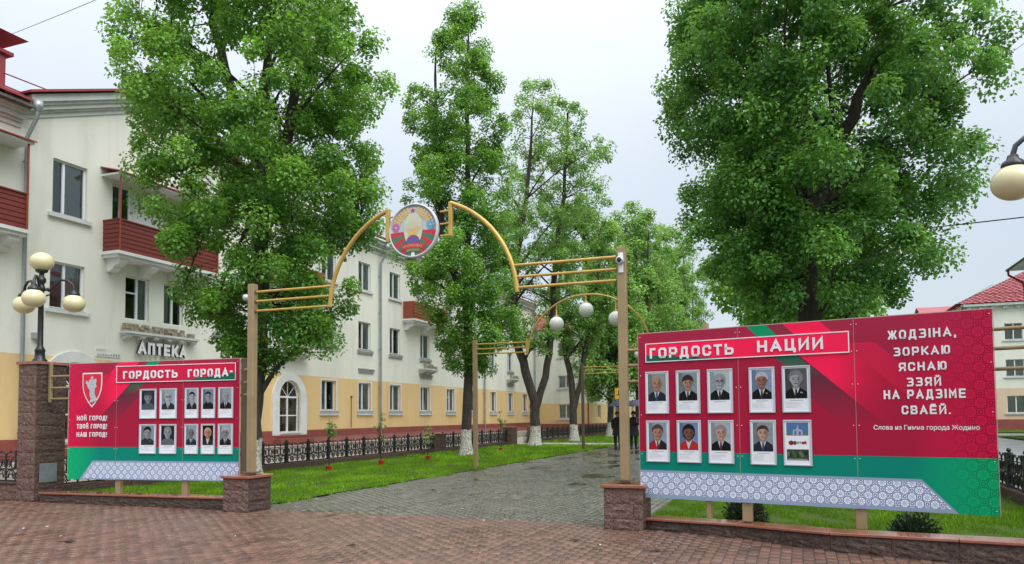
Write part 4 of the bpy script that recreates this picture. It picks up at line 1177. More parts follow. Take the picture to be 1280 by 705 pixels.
fence('ornate black iron fence from the tall lamp pier to the first low dark pier', P(11.9, -15.05), ALONG, 16)
pierm = []
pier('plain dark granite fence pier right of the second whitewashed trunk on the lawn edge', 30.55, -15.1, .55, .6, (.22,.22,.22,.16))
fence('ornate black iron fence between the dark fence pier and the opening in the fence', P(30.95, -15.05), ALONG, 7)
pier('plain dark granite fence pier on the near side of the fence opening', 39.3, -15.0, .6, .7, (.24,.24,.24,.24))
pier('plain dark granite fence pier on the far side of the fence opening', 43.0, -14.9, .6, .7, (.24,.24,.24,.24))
fence('ornate black iron fence beyond the opening, running on behind the umbrellas', P(43.4, -14.9), ALONG, 17)
fence('ornate black iron fence on the low wall left of the tall lamp pier', P(10.92, -14.62), -A + PI, 8, .36, footing=False)
fence('ornate black iron fence seen past the right end of the red poster', P(10.9, 3.62), ALONG, 30)

# ------------------------------------------------------------------ the gate over the walk
def gate_near():
    t = thing('entrance_gate', 'gold painted steel arch on tan posts spanning the start of the walk', 'gate arch', P(10.8, -5.66, 0), -A)
    o = -5.66
    for v, zt in ((-8.935, 3.95), (-2.36, 4.03)):
        mb = MB(); mb.cbox(v-o-.062, v-o+.062, -.062, .062, .62 if v < -5 else .63, zt, .006); mb.build('post', M['bronze'], t)
        mb = MB(); mb.cbox(v-o-.12, v-o+.12, -.12, .12, .655 if v < -5 else .665, .672 if v < -5 else .682, .002)
        for sx in (-1, 1):
            for sy in (-1, 1): mb.lathe((v-o+sx*.098, sy*.098, .672 if v < -5 else .682), [(.012,0),(.012,.012),(0,.014)], 6)
        mb.build('base_plate', M['darkpost'], t)
        s_ = 1 if v < -5 else -1
        for z in ((3.81, 3.645, 3.475) if v < -5 else (3.90, 3.72, 3.555)):
            mb = MB(); mb.tube([(v-o+s_*.063,0,z),(v-o+s_*.078,0,z)], .036, 10); mb.build('flange', M['darkpost'], t)
    cz, a_, b_ = 3.40, 1.68, 1.68
    for s in (-1, 1):
        t0 = 2 if s < 0 else 3
        pts = [(s*a_*math.cos(R_(x)), 0, cz+b_*math.sin(R_(x))) for x in np.linspace(t0, 70.5, 15)]
        mb = MB(); mb.tube(pts, .036, 10); mb.build('arch_tube', M['gold'], t)
        xb = s*.565
        mb = MB(); mb.cbox(xb-.032, xb+.032, -.03, .03, 4.45, 5.0, .006); mb.build('upright', M['gold'], t)
        for z in (4.86, 4.66, 4.47):
            mb = MB(); mb.tube([(xb, 0, z), (s*.38, 0, z)], .016, 8); mb.build('short_rail', M['gold'], t)
        zz = (3.81, 3.645, 3.475) if s < 0 else (3.90, 3.72, 3.555)
        for z in zz:
            e = a_*math.sqrt(max(0, 1-((z-cz)/b_)**2)) if z > cz else a_
            mb = MB(); mb.tube([(s*3.31, 0, z), (s*e, 0, z)], .022, 8); mb.build('rail', M['gold'], t)
gate_near()
def cctv(label, u, v, z, rz):
    t = thing('security_camera', label, 'camera', P(u, v, z), rz)
    mb = MB(); mb.cbox(-.035, .035, -.012, .0, -.17, .12, .004); mb.build('bracket', M['white'], t)
    mb = MB(); mb.lathe((0, -.012, 0), [(.0,.0),(.05,0),(.06,-.02),(.058,-.08),(.045,-.10),(.0,-.102)], 16, ax='y'); mb.build('housing', M['silver'], t)
    mb = MB(); mb.lathe((0, -.103, 0), [(0,-.012),(.036,-.010),(.04,-.004),(.04,.0)], 14, ax='y'); mb.build('lens', M['black'], t)
cctv('round white camera fixed to the left gate post near its top', 10.8, -9.0, 3.72, -A - PI/2*.75)
cctv('round white camera fixed to the right gate post near its top', 10.73, -2.36, 3.82, -A)

def emblem():
    t = thing('round_emblem', 'round state emblem in gold, red and green on a white disc, hung in the arch', 'emblem', P(10.8, -5.755, 4.60), -A)
    R0 = .445
    mb = MB(); mb.lathe((0, 0, 0), [(0,.05),(R0-.015,.05),(R0,.035),(R0,-.02),(R0-.012,-.035),(R0-.03,-.036),(R0-.03,-.02),(0,-.02)], 48, ax='y')
    mb.build('disc', mat('emblem_white', (0.60,0.61,0.64), .35), t)
    # every shape is a flat print plate on the disc, a millimetre or two proud of the last
    def ring_seg(mb, a0, a1, r0, r1, y, mi=0, n=4):
        for k in range(n):
            A0 = R_(a0+(a1-a0)*k/n); A1 = R_(a0+(a1-a0)*(k+1)/n)
            mb.poly([(r0*math.cos(A0),y,r0*math.sin(A0)),(r1*math.cos(A0),y,r1*math.sin(A0)),(r1*math.cos(A1),y,r1*math.sin(A1)),(r0*math.cos(A1),y,r0*math.sin(A1))], mi)
    y = -.021
    silver = mat('emblem_silver', (0.34,0.42,0.50), .4, (0.62,0.64,0.66), 70)
    goldm = mat('emblem_gold', (0.62,0.36,0.08), .4, (0.75,0.55,0.22), 70)
    redm = mat('emblem_red', (0.62,0.035,0.06), .4); grm = mat('emblem_green', (0.07,0.20,0.10), .4)
    pink = mat('emblem_pink', (0.65,0.10,0.32), .4, (0.5,0.2,0.5), 60); blue = mat('emblem_blue', (0.06,0.30,0.60), .4, (0.2,0.5,0.7), 60)
    pale = mat('emblem_pale', (0.52,0.58,0.44), .4, (0.66,0.66,0.52), 50); indigo = mat('emblem_globe', (0.08,0.09,0.30), .4, (0.16,0.12,0.3), 40)
    mb = MB()
    mb.poly([(.33*math.cos(2*PI*k/40)*.98, y, .38*math.sin(2*PI*k/40)) for k in range(40)][::-1]); mb.build('silver_field', silver, t)
    mb = MB()
    for s in (1, -1):                                       # ears of wheat
        for k in range(9):
            for q in range(3):
                a = (97 + k*9 if s < 0 else 83 - k*9); rr_ = .27 + q*.05
                if k == 0: continue
                c = Vector((rr_*math.cos(R_(a)), y-.003, rr_*math.sin(R_(a)))); tx = Vector((math.cos(R_(a+90)),0,math.sin(R_(a+90))))*.036; ty = Vector((math.cos(R_(a)),0,math.sin(R_(a))))*.027
                mb.poly([c-tx, c-ty, c+tx, c+ty])
    mb.build('wheat', goldm, t)
    mb = MB()
    for s in (1, -1):                                       # ribbon turns
        for k in range(6):
            a0 = (182 + k*14) if s < 0 else (-2 - k*14); a1 = a0 + (14 if s < 0 else -14)
            ring_seg(mb, a0, a1, .17, .41, y-.002, k % 2, 3)
    mb.build('ribbon', [redm, grm], t)
    mb = MB(); mb.poly([(.165*math.cos(2*PI*k/30), y-.004, .02+.285*math.sin(2*PI*k/30)*(1.0 if math.sin(2*PI*k/30) < 0 else .98)) for k in range(30)][::-1]); mb.build('centre_field', pale, t)
    mb = MB()
    for k in range(13):                                     # rays of the rising sun
        a = 30 + k*10; l0, l1 = .06, .26 - .06*abs(k-6)/6
        d = Vector((math.cos(R_(a)),0,math.sin(R_(a)))); n_ = Vector((-d.z,0,d.x)); c = Vector((0,y-.006,-.07))
        mb.poly([c+d*l0+n_*.006, c+d*l0-n_*.006, c+d*l1-n_*.002, c+d*l1+n_*.002])
    mb.build('rays', goldm, t)
    mb = MB(); mb.poly([(x, y-.007, z) for x, z in [(-.085,-.03),(-.05,.0),(-.01,-.015),(.03,.01),(.075,-.01),(.085,-.06),(.04,-.085),(-.04,-.08),(-.08,-.065)]][::-1]); mb.build('map_outline', goldm, t)
    mb = MB(); mb.poly([(.125*math.cos(R_(k*9)), y-.008, -.20+.115*math.sin(R_(k*9))) for k in range(21)]); mb.build('globe', indigo, t)
    mb = MB(); ring_seg(mb, 30, 150, .11, .128, y-.009, 0, 10)
    for q in range(len(mb.v)): mb.v[q] = (mb.v[q][0], mb.v[q][1], mb.v[q][2]-.20)
    mb.build('globe_rim', redm, t)
    # lower ribbon with the country's name
    mb = MB()
    def arcz(x, z0, k=.9): return z0 - k*x*x
    xs_ = np.linspace(-.21, .21, 13)
    for i in range(12):
        x0, x1 = xs_[i], xs_[i+1]
        mb.poly([(x0,y-.010,arcz(x0,-.285)),(x1,y-.010,arcz(x1,-.285)),(x1,y-.010,arcz(x1,-.20)),(x0,y-.010,arcz(x0,-.20))], 0)
        if abs(x0) < .15 and abs(x1) < .15: mb.poly([(x0,y-.0095,arcz(x0,-.345)),(x1,y-.0095,arcz(x1,-.345)),(x1,y-.0095,arcz(x1,-.287)),(x0,y-.0095,arcz(x0,-.287))], 1)
    mb.build('name_ribbon', [redm, grm], t)
    for body, zc, w, h in (('РЭСПУБЛІКА', -.262, .34, .038), ('БЕЛАРУСЬ', -.333, .22, .032)):
        n = len(body)
        for i, ch in enumerate(body):
            x = -w/2 + w*(i+.5)/n; z = arcz(x, zc)
            me = text_mesh(ch, x-w/n*.42, x+w/n*.42, z, z+h, .001, .008, y-.0115); me.materials.append(goldm); link_mesh('emblem_letter', me, t)
    mb = MB()
    for cx, mi in ((-.31, 0), (.31, 1)):                    # clover and flax flowers
        for k in range(6):
            a = k*PI/3; c = Vector((cx+.04*math.cos(a), y-.005, .07+.045*math.sin(a)))
            mb.poly([c+Vector((.03*math.cos(2*PI*j/8),0,.034*math.sin(2*PI*j/8))) for j in range(8)][::-1], mi)
        c = Vector((cx, y-.0065, .07)); mb.poly([c+Vector((.02*math.cos(2*PI*j/8),0,.022*math.sin(2*PI*j/8))) for j in range(8)][::-1], 2)
    mb.build('flowers', [pink, blue, silver], t)
    mb = MB(); mb.poly([((.052 if k % 2 == 0 else .021)*math.sin(PI*k/5), y-.010, .325+(.052 if k % 2 == 0 else .021)*math.cos(PI*k/5)) for k in range(10)]); mb.build('star', redm, t)
    mb = MB(); mb.poly([(-.03,y-.011,-.36),(.03,y-.011,-.36),(.035,y-.011,-.43),(-.035,y-.011,-.43)]); mb.build('ribbon_knot', M['white'], t)
emblem()

def gate_far(u, label, arch=True):
    t = thing('entrance_gate', label, 'gate arch', P(u, -5.7, 0), -A)
    o = -5.7
    for v in (-9.25, -2.15):
        mb = MB(); mb.cbox(v-o-.06, v-o+.06, -.06, .06, 0, 3.92, .006); mb.build('post', M['darkpost'] if u > 30 else M['bronze'], t)
    for s in (-1, 1):
        for z in (3.80, 3.65, 3.5):
            mb = MB(); mb.tube([(s*3.5, 0, z), (s*1.86, 0, z)], .02, 6); mb.build('rail', M['gold'], t)
        mb = MB(); mb.cbox(s*1.86-.03, s*1.86+.03, -.03, .03, 3.42, 3.9, .005); mb.build('upright', M['gold'], t)
    pts = [(1.83*math.cos(R_(x)), 0, 3.45+1.66*math.sin(R_(x))) for x in np.linspace(2, 178, 33)]
    mb = MB(); mb.tube(pts, .028, 8); mb.build('arch_tube', M['gold'], t)
    grp = 'milky globe lamps hung from the far arches'
    for k, (x, zc) in enumerate(((-.93, 4.30), (-.03, 4.66), (.85, 4.36))):
        zt = 3.45+1.66*math.sqrt(max(0, 1-(x*1.05/1.83)**2))
        which = ['lower left', 'topmost', 'lower right'][k]
        place = 'second' if u < 25 else 'third'
        g = thing('globe_lamp', f'milky round globe, {which} of three hung inside the {place} gold arch', 'lamp', P(u, -5.7+x, zc), -A, grp)
        mb = MB(); mb.ball((0,0,0), .215, .215, 24, 14); mb.build('globe', M['wglobe'], g)
        mb = MB(); mb.lathe((0,0,.2), [(.07,0),(.075,.03),(.04,.05),(.018,.06),(.018,max(.08, zt-zc-.2))], 10); mb.build('stem', M['gold'], g)
gate_far(21.3, 'smaller gold arch with three globe lamps, next along the walk')
gate_far(33.6, 'farthest gold arch on dark posts, deep along the walk')

# ------------------------------------------------------------------ rails that carry the posters
def rails(label, pts, zs, upright=None):
    t = thing('railing', label, 'railing', P(pts[0][0], pts[0][1], 0), -A)
    u0, v0 = pts[0]
    for z in zs:
        mb = MB(); mb.tube([(v-v0, u-u0, z) for u, v in pts], .022, 8); mb.build('rail', M['bronze'], t)
    if upright is not None:
        u, v = upright
        mb = MB(); mb.cbox(v-v0-.03, v-v0+.03, u-u0-.03, u-u0+.03, 1.95, 2.75, .005); mb.build('upright', M['bronze'], t)
rails('three tan steel rails behind the ГОРДОСТЬ ГОРОДА poster, from lamp pier to gate post', [(10.98,-14.1),(11.14,-9.5),(10.88,-9.0)], (2.47,2.24,2.02), (10.98,-14.05))
rails('three tan steel rails behind the ГОРДОСТЬ НАЦИИ poster, running past its right end', [(10.84,-2.3),(10.74,-1.0),(10.1,1.6),(9.6,2.9)], (2.53,2.31,2.08))

# ------------------------------------------------------------------ the printed posters
def print_mat(name, W, flip, shift):
    """the flat print: crimson over green, diagonal stripes, ornament strip, blue band"""
    m, nt, pb = new_mat(name)
    vec, x, y, z = coords(nt)
    s = (x * -1.0 + W) if flip else x
    s = s + shift
    edge = s.ramp(W*0.80+shift, W*1.0+shift)
    crim = mixc(nt, edge, (0.375,0.012,0.045), (0.72,0.010,0.070))
    crim = mixc(nt, z.ramp(2.0, 2.8)*0.35, crim, (0.38,0.045,0.10))
    a = s + (z - 2.73)
    up = z.gt(2.45)
    g1 = a.gt(1.63)*a.lt(1.88)*up
    p1 = a.gt(1.88)*a.lt(2.09)*up
    r1 = a.gt(2.09)*a.lt(2.54)*up
    e = s + (z - 2.28)*1.10
    dn = z.lt(2.45)
    far = 1.0 - s.ramp(2.75, 3.5)
    dk = e.gt(1.86)*e.lt(2.33)*dn * z.ramp(1.45, 2.05) * s.ramp(1.95, 2.35)
    r2 = e.gt(2.33)*e.lt(2.95)*dn * (0.25 + far*0.75) * (1.0 - s.ramp(2.65, 3.35)*0.9) * z.ramp(1.35, 2.0)
    r3 = e.gt(2.95)*e.lt(3.32)*dn * 0.38 * (1.0 - s.ramp(3.2, 3.8)) * z.ramp(1.35, 1.9)
    col = mixc(nt, p1*0.7, crim, (0.22,0.03,0.05))
    col = mixc(nt, dk*0.75, col, (0.05,0.03,0.045))
    col = mixc(nt, e.gt(2.02)*e.lt(2.30)*dn*z.ramp(2.05, 2.3), col, (0.015,0.13,0.075))
    col = mixc(nt, r3, col, (0.95,0.016,0.085))
    col = mixc(nt, r2, col, (0.95,0.016,0.085))
    col = mixc(nt, r1, col, (0.95,0.016,0.085))
    col = mixc(nt, g1, col, (0.005,0.28,0.12))
    green = mixc(nt, edge, (0.002,0.22,0.16), (0.004,0.45,0.16))
    col = mixc(nt, z.lt(1.085), col, green)
    # woven ornament: octagon lattice
    def lattice(p):
        A_ = ((x + z)*(1/p)).frac() - 0.5; B_ = ((x - z)*(1/p) + 40.0).frac() - 0.5
        ax, bx = A_.ab(), B_.ab()
        o = ax.mx(bx).mx((ax + bx)*0.7072)
        ring = (o - 0.44).ab().lt(0.042)
        cr = ((0.5 - ax)*(0.5 - ax) + (0.5 - bx)*(0.5 - bx)).sq()
        circ = (cr - 0.13).ab().lt(0.045)
        petal = ax.mn(bx).lt(0.028).mx((ax - bx).ab().lt(0.034)) * o.lt(0.34) * o.gt(0.06) * 0.8
        notch = ((o - 0.25).ab().lt(0.03)) * (ax.mn(bx).lt(0.12))
        return ring.mx(circ).mx(petal)
    lat = lattice(0.155)
    pe = s.ramp(W*0.86+shift, W*0.97+shift) * (0.3 if flip else 0.8)
    col = mixc(nt, lattice(0.20)*pe, col, mixc(nt, z.lt(1.085), (0.22,0.006,0.03), (0.004,0.16,0.075)))
    if flip: slant = (s - shift) - (0.83 - z)*0.84 - 3.17
    else: slant = s - (0.82 - z)*0.97 - 3.60
    band = z.lt(0.828) * slant.lt(0.0)
    border = z.gt(0.795).mx(z.lt(0.50)).mx(slant.gt(-0.03))
    bc = mixc(nt, lat, (0.74,0.80,0.93), (0.07,0.11,0.24))
    bc = mixc(nt, border, bc, (0.27,0.34,0.47))
    col = mixc(nt, band, col, bc)
    nt.links.new(col, pb.inputs['Base Color'])
    pb.inputs['Roughness'].default_value = 0.45
    pb.inputs['Specular IOR Level'].default_value = 0.12
    bump(nt, pb, noise(nt, vec, 1.6, 3), 0.012, 0.5)
    return m
def title_mat(name, flip, x0, x1):
    red = (0.62,0.014,0.06) if flip else (0.95,0.016,0.085)
    m, nt, pb = new_mat(name)
    vec, x, y, z = coords(nt)
    t = (x - x0)*(1/(x1-x0))
    if flip: t = t*-1.0 + 1.0
    g = ((z - 2.30) - (1.0 - t*1.6)*0.14).lt(0.0) if not flip else ((z - 2.30) - (1.0 - t*2.2)*0.12).lt(0.0)
    c = mixc(nt, g, red, (0.01,0.13,0.075))
    nt.links.new(c, pb.inputs['Base Color']); pb.inputs['Roughness'].default_value = 0.45; pb.inputs['Specular IOR Level'].default_value = 0.15
    return m

FACE_Y = -0.03
def board(label, a, b, W, seams, flip, shift, z0, z1, title, posts, xs0=0.0):
    a = P(a[0], a[1]); b = P(b[0], b[1])
    rz = math.atan2(b.y-a.y, b.x-a.x)
    t = thing('display_board', label, 'poster', a, rz)
    pmat = print_mat('poster_print', W, flip, shift)
    xs = [xs0] + list(seams) + [W]
    for k in range(len(xs)-1):
        q = MB(); x0, x1 = xs[k]+.003, xs[k+1]-.003
        q.box(x0, x1, -.03, 0, z0+(.004*k), z1-.003*(k % 2), 0)
        q.build('panel', pmat, t)
    q = MB()
    for x in list(seams): q.box(x-.0025, x+.0025, -.028, -.002, z0+.01, z1-.01)
    q.box(xs0-.008, xs0-.0005, -.026, 0, z0, z1); q.box(W+.0005, W+.008, -.026, 0, z0, z1); q.box(xs0, W, -.027, -.002, z1+.0005, z1+.01)
    q.build('edge_trim', mat('pale_board_edge', (0.55,0.40,0.33), .6), t)
    q = MB()
    for x in list(seams):
        for z in (z0+.08, 1.05, 1.45, 1.95, 2.35, z1-.07):
            for s in (-.03, .03): q.lathe((x+s, -.03, z), [(0,-.005),(.006,-.005),(.006,0)], 6, ax='y')
    for x in (xs0+.03, W-.03):
        for z in (z0+.06, 1.05, 1.6, 2.15, z1-.05): q.lathe((x, -.03, z), [(0,-.005),(.006,-.005),(.006,0)], 6, ax='y')
    q.build('rivets', M['white'], t, None, 'stuff')
    tx0, tx1, tz0, tz1 = title
    tb = MB(); tb.cbox(tx0, tx1, -.044, -.0305, tz0, tz1, .002)
    tp_ = tb.build('title_plate', title_mat('title_print', flip, tx0, tx1), t)
    q = MB(); w = .012
    for (x0, x1, c0, c1) in ((tx0,tx1,tz0,tz0+w),(tx0,tx1,tz1-w,tz1),(tx0,tx0+w,tz0+w+.0005,tz1-w-.0005),(tx1-w,tx1,tz0+w+.0005,tz1-w-.0005)): q.box(x0, x1, -.048, -.0445, c0, c1)
    q.build('title_outline', M['letter'], tp_)
    for x, zb, zt, w, m_ in posts:
        q = MB(); q.cbox(x-w, x+w, .002, .09, zb, zt, .005); q.build('post', m_, t)
    return t, tp_
BR, TR = board('large crimson poster headed ГОРДОСТЬ НАЦИИ with ten portraits, right of the gate', (10.75,-2.2), (9.78,2.06), 4.345, (1.50,2.915), False, 0.0, .445, 2.745,
      (.20,2.865,2.335,2.60), [(1.56,.2,2.74,.06,M['bronze']),(2.93,.2,2.74,.06,M['bronze']),(1.05,.2,2.84,.03,M['bronze']),(4.25,.5,2.7,.05,M['darkpost'])], .085)
BL, TL = board('crimson poster headed ГОРДОСТЬ ГОРОДА with ten portraits and a shield, left of the gate', (10.65,-13.1), (11.0,-9.4), 3.755, (1.105,2.575), True, -.28+.28, .475, 2.67,
      (1.11,3.69,2.285,2.60), [(1.13,.2,2.6,.055,M['bronze']),(2.60,.2,2.6,.055,M['bronze']),(3.81,.0,2.68,.045,M['darkpost'])])
LM = M['letter']
block_text('ГОРДОСТЬ', .27, 1.45, 2.385, .145, LM, TR, .205, .012, -.0445)
block_text('НАЦИИ', 1.76, 2.565, 2.395, .15, LM, TR, .205, .012, -.0445)
for body, x0, x1, zb, h in (('ЖОДЗІНА,', 3.29, 3.99, 2.465, .105), ('ЗОРКАЮ', 3.345, 3.925, 2.265, .10), ('ЯСНАЮ', 3.395, 3.885, 2.085, .10), ('ЗЗЯЙ', 3.475, 3.825, 1.905, .10),
                      ('НА РАДЗІМЕ', 3.225, 4.065, 1.76, .105), ('СВАЁЙ.', 3.41, 3.91, 1.58, .10)):
    block_text(body, x0, x1, zb, h, LM, BR, .19, .006, -.0305)
text('Слова из Гимна города Жодино', 3.105, 4.185, 1.385, 1.455, LM, BR, .003, .010, -.0305)
block_text('ГОРДОСТЬ', 1.27, 2.465, 2.355, .145, LM, TL, .205, .012, -.0445)
block_text('ГОРОДА-', 2.69, 3.63, 2.355, .145, LM, TL, .205, .012, -.0445)
for body, zc in (('МОЙ ГОРОД!', 1.585), ('ТВОЙ ГОРОД!', 1.43), ('НАШ ГОРОД!', 1.275)):
    block_text(body, .205, .90, zc, .088, LM, BL, .17, .005, -.0305)
# the town's shield
def shield():
    def outline(w, top, bot, n=8):
        pts = [(-w, top), (w, top), (w, top-.30*(top-bot))]
        for k in range(1, n+1):
            f = k/n; pts.append((w*(1-f**1.8), top-(top-bot)*(.30+.70*f**.85)))
        pts2 = [(-x, z) for x, z in pts[3:-1]][::-1]
        return pts + pts2 + [(-w, top-.30*(top-bot))]
    cx = .55
    q = MB(); q.prism([(cx+x, -.031, z) for x, z in outline(.225, 2.49, 1.83)], (0,-.006,0)); sh = q.build('shield', M['letter'], BL)
    q = MB(); q.prism([(cx+x, -.0375, z) for x, z in outline(.205, 2.465, 1.865)], (0,-.003,0)); q.build('shield_field', mat('shield_red', (0.70,0.014,0.05), .4), sh)
    fig = [(-.055,1.93),(-.02,1.99),(-.05,2.07),(-.045,2.16),(-.09,2.20),(-.12,2.27),(-.15,2.30),(-.13,2.34),(-.075,2.31),(-.06,2.36),(-.03,2.35),(-.025,2.40),(0,2.43),(.03,2.39),(.025,2.35),
           (.06,2.36),(.09,2.38),(.105,2.33),(.085,2.27),(.11,2.22),(.065,2.19),(.06,2.10),(.08,2.04),(.11,2.0),(.12,1.95),(.07,1.94),(.05,1.965),(.03,1.93)]
    q = MB(); q.prism([(cx+x, -.041, z) for x, z in fig], (0,-.004,0), 0)
    for z in (2.0,2.06,2.12,2.2,2.26): q.box(cx-.03, cx+.04, -.0465, -.0452, z, z+.012, 1)
    q.box(cx-.012, cx+.012, -.0465, -.0452, 2.29, 2.40, 1)
    q.build('figure', [M['silver'], M['print_grey']], sh)
shield()

# ------------------------------------------------------------------ framed portraits, each a thing on the poster
_pc = {}
def flat(c):
    k = tuple(round(v, 3) for v in c)
    if k not in _pc: _pc[k] = mat('portrait_print', tuple(v*.85 for v in c), .5, tuple(v*.65 for v in c), 18, spec=.12)
    return _pc[k]
def ell(cx, cz, rx, rz, y, n=18, a0=0, a1=360):
    return [(cx+rx*math.cos(R_(a0+(a1-a0)*k/n)), y, cz+rz*math.sin(R_(a0+(a1-a0)*k/n))) for k in range(n+(0 if a1-a0 == 360 else 1))]
def portrait(boardo, x, z, w, h, label, d):
    loc = boardo.matrix_basis @ Vector((x, 0, z)) if False else None
    rz = boardo.rotation_euler.z
    bl = boardo.location
    px = bl.x + x*math.cos(rz) - FACE_Y*(-1)*0 ; py = bl.y + x*math.sin(rz)
    px += .031*math.sin(rz); py -= .031*math.cos(rz)
    t = thing('framed_portrait', label, 'picture', (px, py, z), rz, d.get('group'))
    q = MB(); b = .02; dp = .022
    for (x0, x1, c0, c1) in ((0,w,0,b),(0,w,h-b,h),(0,b,b,h-b),(w-b,w,b,h-b)):
        xi0, xi1 = x0, x1
        q.cbox(xi0, xi1, -dp, 0, c0+(.0003 if c0 else 0), c1, .004)
    q.build('frame', M['silver'], t)
    mats = [M['paper']]; q = MB()
    def add(pts, c):
        m_ = flat(c) if not isinstance(c, bpy.types.Material) else c
        if m_ not in mats: mats.append(m_)
        q.poly(pts, mats.index(m_))
    def rect(x0, x1, c0, c1, y, c): add([(x0,y,c0),(x1,y,c0),(x1,y,c1),(x0,y,c1)], c)
    rect(b, w-b, b, h-b, -.012, M['paper'])
    m0, m1 = w*.115, w*.885; p1 = h*.945; p0 = h*.30
    Y = [-.0126 - .0006*k for k in range(12)]
    r = random.Random(label)
    if d.get('kind') == 'views':
        rect(m0, m1, h*.66, p1, Y[0], (0.10,0.22,0.45)); add([(m0,Y[1],h*.66),(m1,Y[1],h*.66),(m1,Y[1],h*.71),(m0,Y[1],h*.70)], (0.16,0.24,0.14))
        cx = w*.5; add([(cx-.06,Y[2],h*.67),(cx+.07,Y[2],h*.67),(cx+.06,Y[2],h*.78),(cx+.02,Y[2],h*.80),(cx+.005,Y[2],h*.90),(cx-.012,Y[2],h*.80),(cx-.05,Y[2],h*.78)], (0.42,0.50,0.62))
        add([(cx-.035,Y[3],h*.68),(cx-.012,Y[3],h*.68),(cx-.012,Y[3],h*.76),(cx-.035,Y[3],h*.76)], (0.12,0.16,0.28)); add([(cx+.018,Y[3],h*.68),(cx+.042,Y[3],h*.68),(cx+.042,Y[3],h*.75),(cx+.018,Y[3],h*.75)], (0.12,0.16,0.28))
        rect(m0, m1, h*.12, h*.36, Y[0], (0.05,0.09,0.04))
        for k in range(9): add(ell(m0+.02+(m1-m0-.04)*k/8, h*.25+r.uniform(-.01,.02), .02, .03, Y[1], 8), r.choice([(0.09,0.16,0.06),(0.03,0.05,0.03),(0.16,0.2,0.12)]))
        rect(m0+.01, m1-.02, h*.12, h*.155, Y[2], (0.35,0.33,0.33))
        add(ell(m0+.055, h*.50, .032, .03, Y[1], 12), (0.30,0.03,0.04)); add(ell(m0+.10, h*.50, .024, .026, Y[2], 12), (0.10,0.12,0.12))
        for k, x_ in enumerate((.13,.155,.18,.205,.225)): rect(m0+x_, m0+x_+.016, h*.475+.006*(k % 2), h*.53, Y[1], (0.50,0.05,0.06) if k % 2 else (0.2,0.16,0.16))
        add([(m0+.19,Y[3],h*.47),(m0+.24,Y[3],h*.48),(m0+.24,Y[3],h*.54),(m0+.20,Y[3],h*.53)], (0.55,0.03,0.05))
        q.build('print', mats, t); return t
    bg = d['bg']; rect(m0, m1, p0, p1, Y[0], bg)
    add([(m0,Y[1],p0),(m0+(m1-m0)*.42,Y[1],p0),(m0+(m1-m0)*.20,Y[1],p1),(m0,Y[1],p1)], tuple(v*.62 for v in bg))
    pw, phh = m1-m0, p1-p0
    cx = m0 + pw*(.5+d.get('dx', 0)); fz = p0 + phh*.63; fr = pw*.262
    # shoulders
    sh = [(m0+pw*.01, p0+.0002), (m1-pw*.01, p0+.0002), (m1-pw*.02, p0+phh*.22), (cx+pw*.30, p0+phh*.31), (cx+pw*.14, p0+phh*.38), (cx-pw*.14, p0+phh*.38), (cx-pw*.30, p0+phh*.31), (m0+pw*.02, p0+phh*.22)]
    add([(a_, Y[2], c_) for a_, c_ in sh], d['suit'])
    if d.get('suit2'): add([(a_, Y[3], c_) for a_, c_ in [(m0+pw*.02,p0+.0002),(cx-pw*.02,p0+.0002),(cx-pw*.1,p0+phh*.37),(cx-pw*.20,p0+phh*.33),(m0+pw*.03,p0+phh*.2)]], d['suit2'])
    skin = d['skin']
    if not d.get('noshirt'):
        add([(cx-.006,Y[4],p0+phh*.02),(cx+pw*.16,Y[4],p0+phh*.36),(cx,Y[4],p0+phh*.42),(cx-pw*.16,Y[4],p0+phh*.36)], (0.66,0.67,0.70))
    add([(cx-fr*.5,Y[5],p0+phh*.35),(cx,Y[5],p0+phh*.29),(cx+fr*.5,Y[5],p0+phh*.35),(cx+fr*.5,Y[5],p0+phh*.52),(cx-fr*.5,Y[5],p0+phh*.52)], tuple(v*.75 for v in skin))
    if d.get('tie'):
        add([(cx-pw*.04,Y[6],p0+phh*.30),(cx+pw*.04,Y[6],p0+phh*.30),(cx+pw*.06,Y[6],p0+phh*.08),(cx,Y[6],p0+phh*.02),(cx-pw*.05,Y[6],p0+phh*.08)], d['tie'])
    hair = d['hair']; hs = d.get('hs', 1.0)
    if d.get('long'): add(ell(cx, fz+.008, fr*1.32, fr*1.5, Y[5]-.0003, 18), hair)
    if hs > 0: add(ell(cx+d.get('hx', 0)*fr, fz+fr*.42, fr*1.16*hs, fr*1.22*hs, Y[6], 18), hair)
    for s in (-1, 1): add(ell(cx+s*fr*1.0, fz-.002, fr*.16, fr*.3, Y[6]-.0003, 8), tuple(v*.8 for v in skin))
    jaw = [(cx+fr*x_, Y[7], fz+fr*z_) for x_, z_ in ((0,-1.32),(.30,-1.26),(.58,-1.02),(.80,-.62),(.92,-.15),(.96,.35),(.90,.80),(.66,1.14),(.3,1.3),(0,1.33),(-.3,1.3),(-.66,1.14),(-.90,.80),(-.96,.35),(-.92,-.15),(-.80,-.62),(-.58,-1.02),(-.30,-1.26))]
    add(jaw, skin)
    if hs >= .95 and not d.get('cap'): add([(cx+fr*x_, Y[7]-.0004, fz+fr*z_) for x_, z_ in ((-.99,.25),(-.86,.62),(-.4,.78),(.15,.86),(.6,.74),(.86,.60),(.99,.25),(1.06,.75),(.78,1.32),(.2,1.56),(-.35,1.52),(-.85,1.25),(-1.06,.75))], hair)
    add([(cx+fr*.98*math.cos(R_(a_)), Y[7]-.0003, fz+fr*1.32*math.sin(R_(a_))) for a_ in range(-80, 61, 20)] + [(cx+fr*.35, Y[7]-.0003, fz+fr*.5), (cx+fr*.3, Y[7]-.0003, fz-fr*.9)], tuple(v*.62 for v in skin))
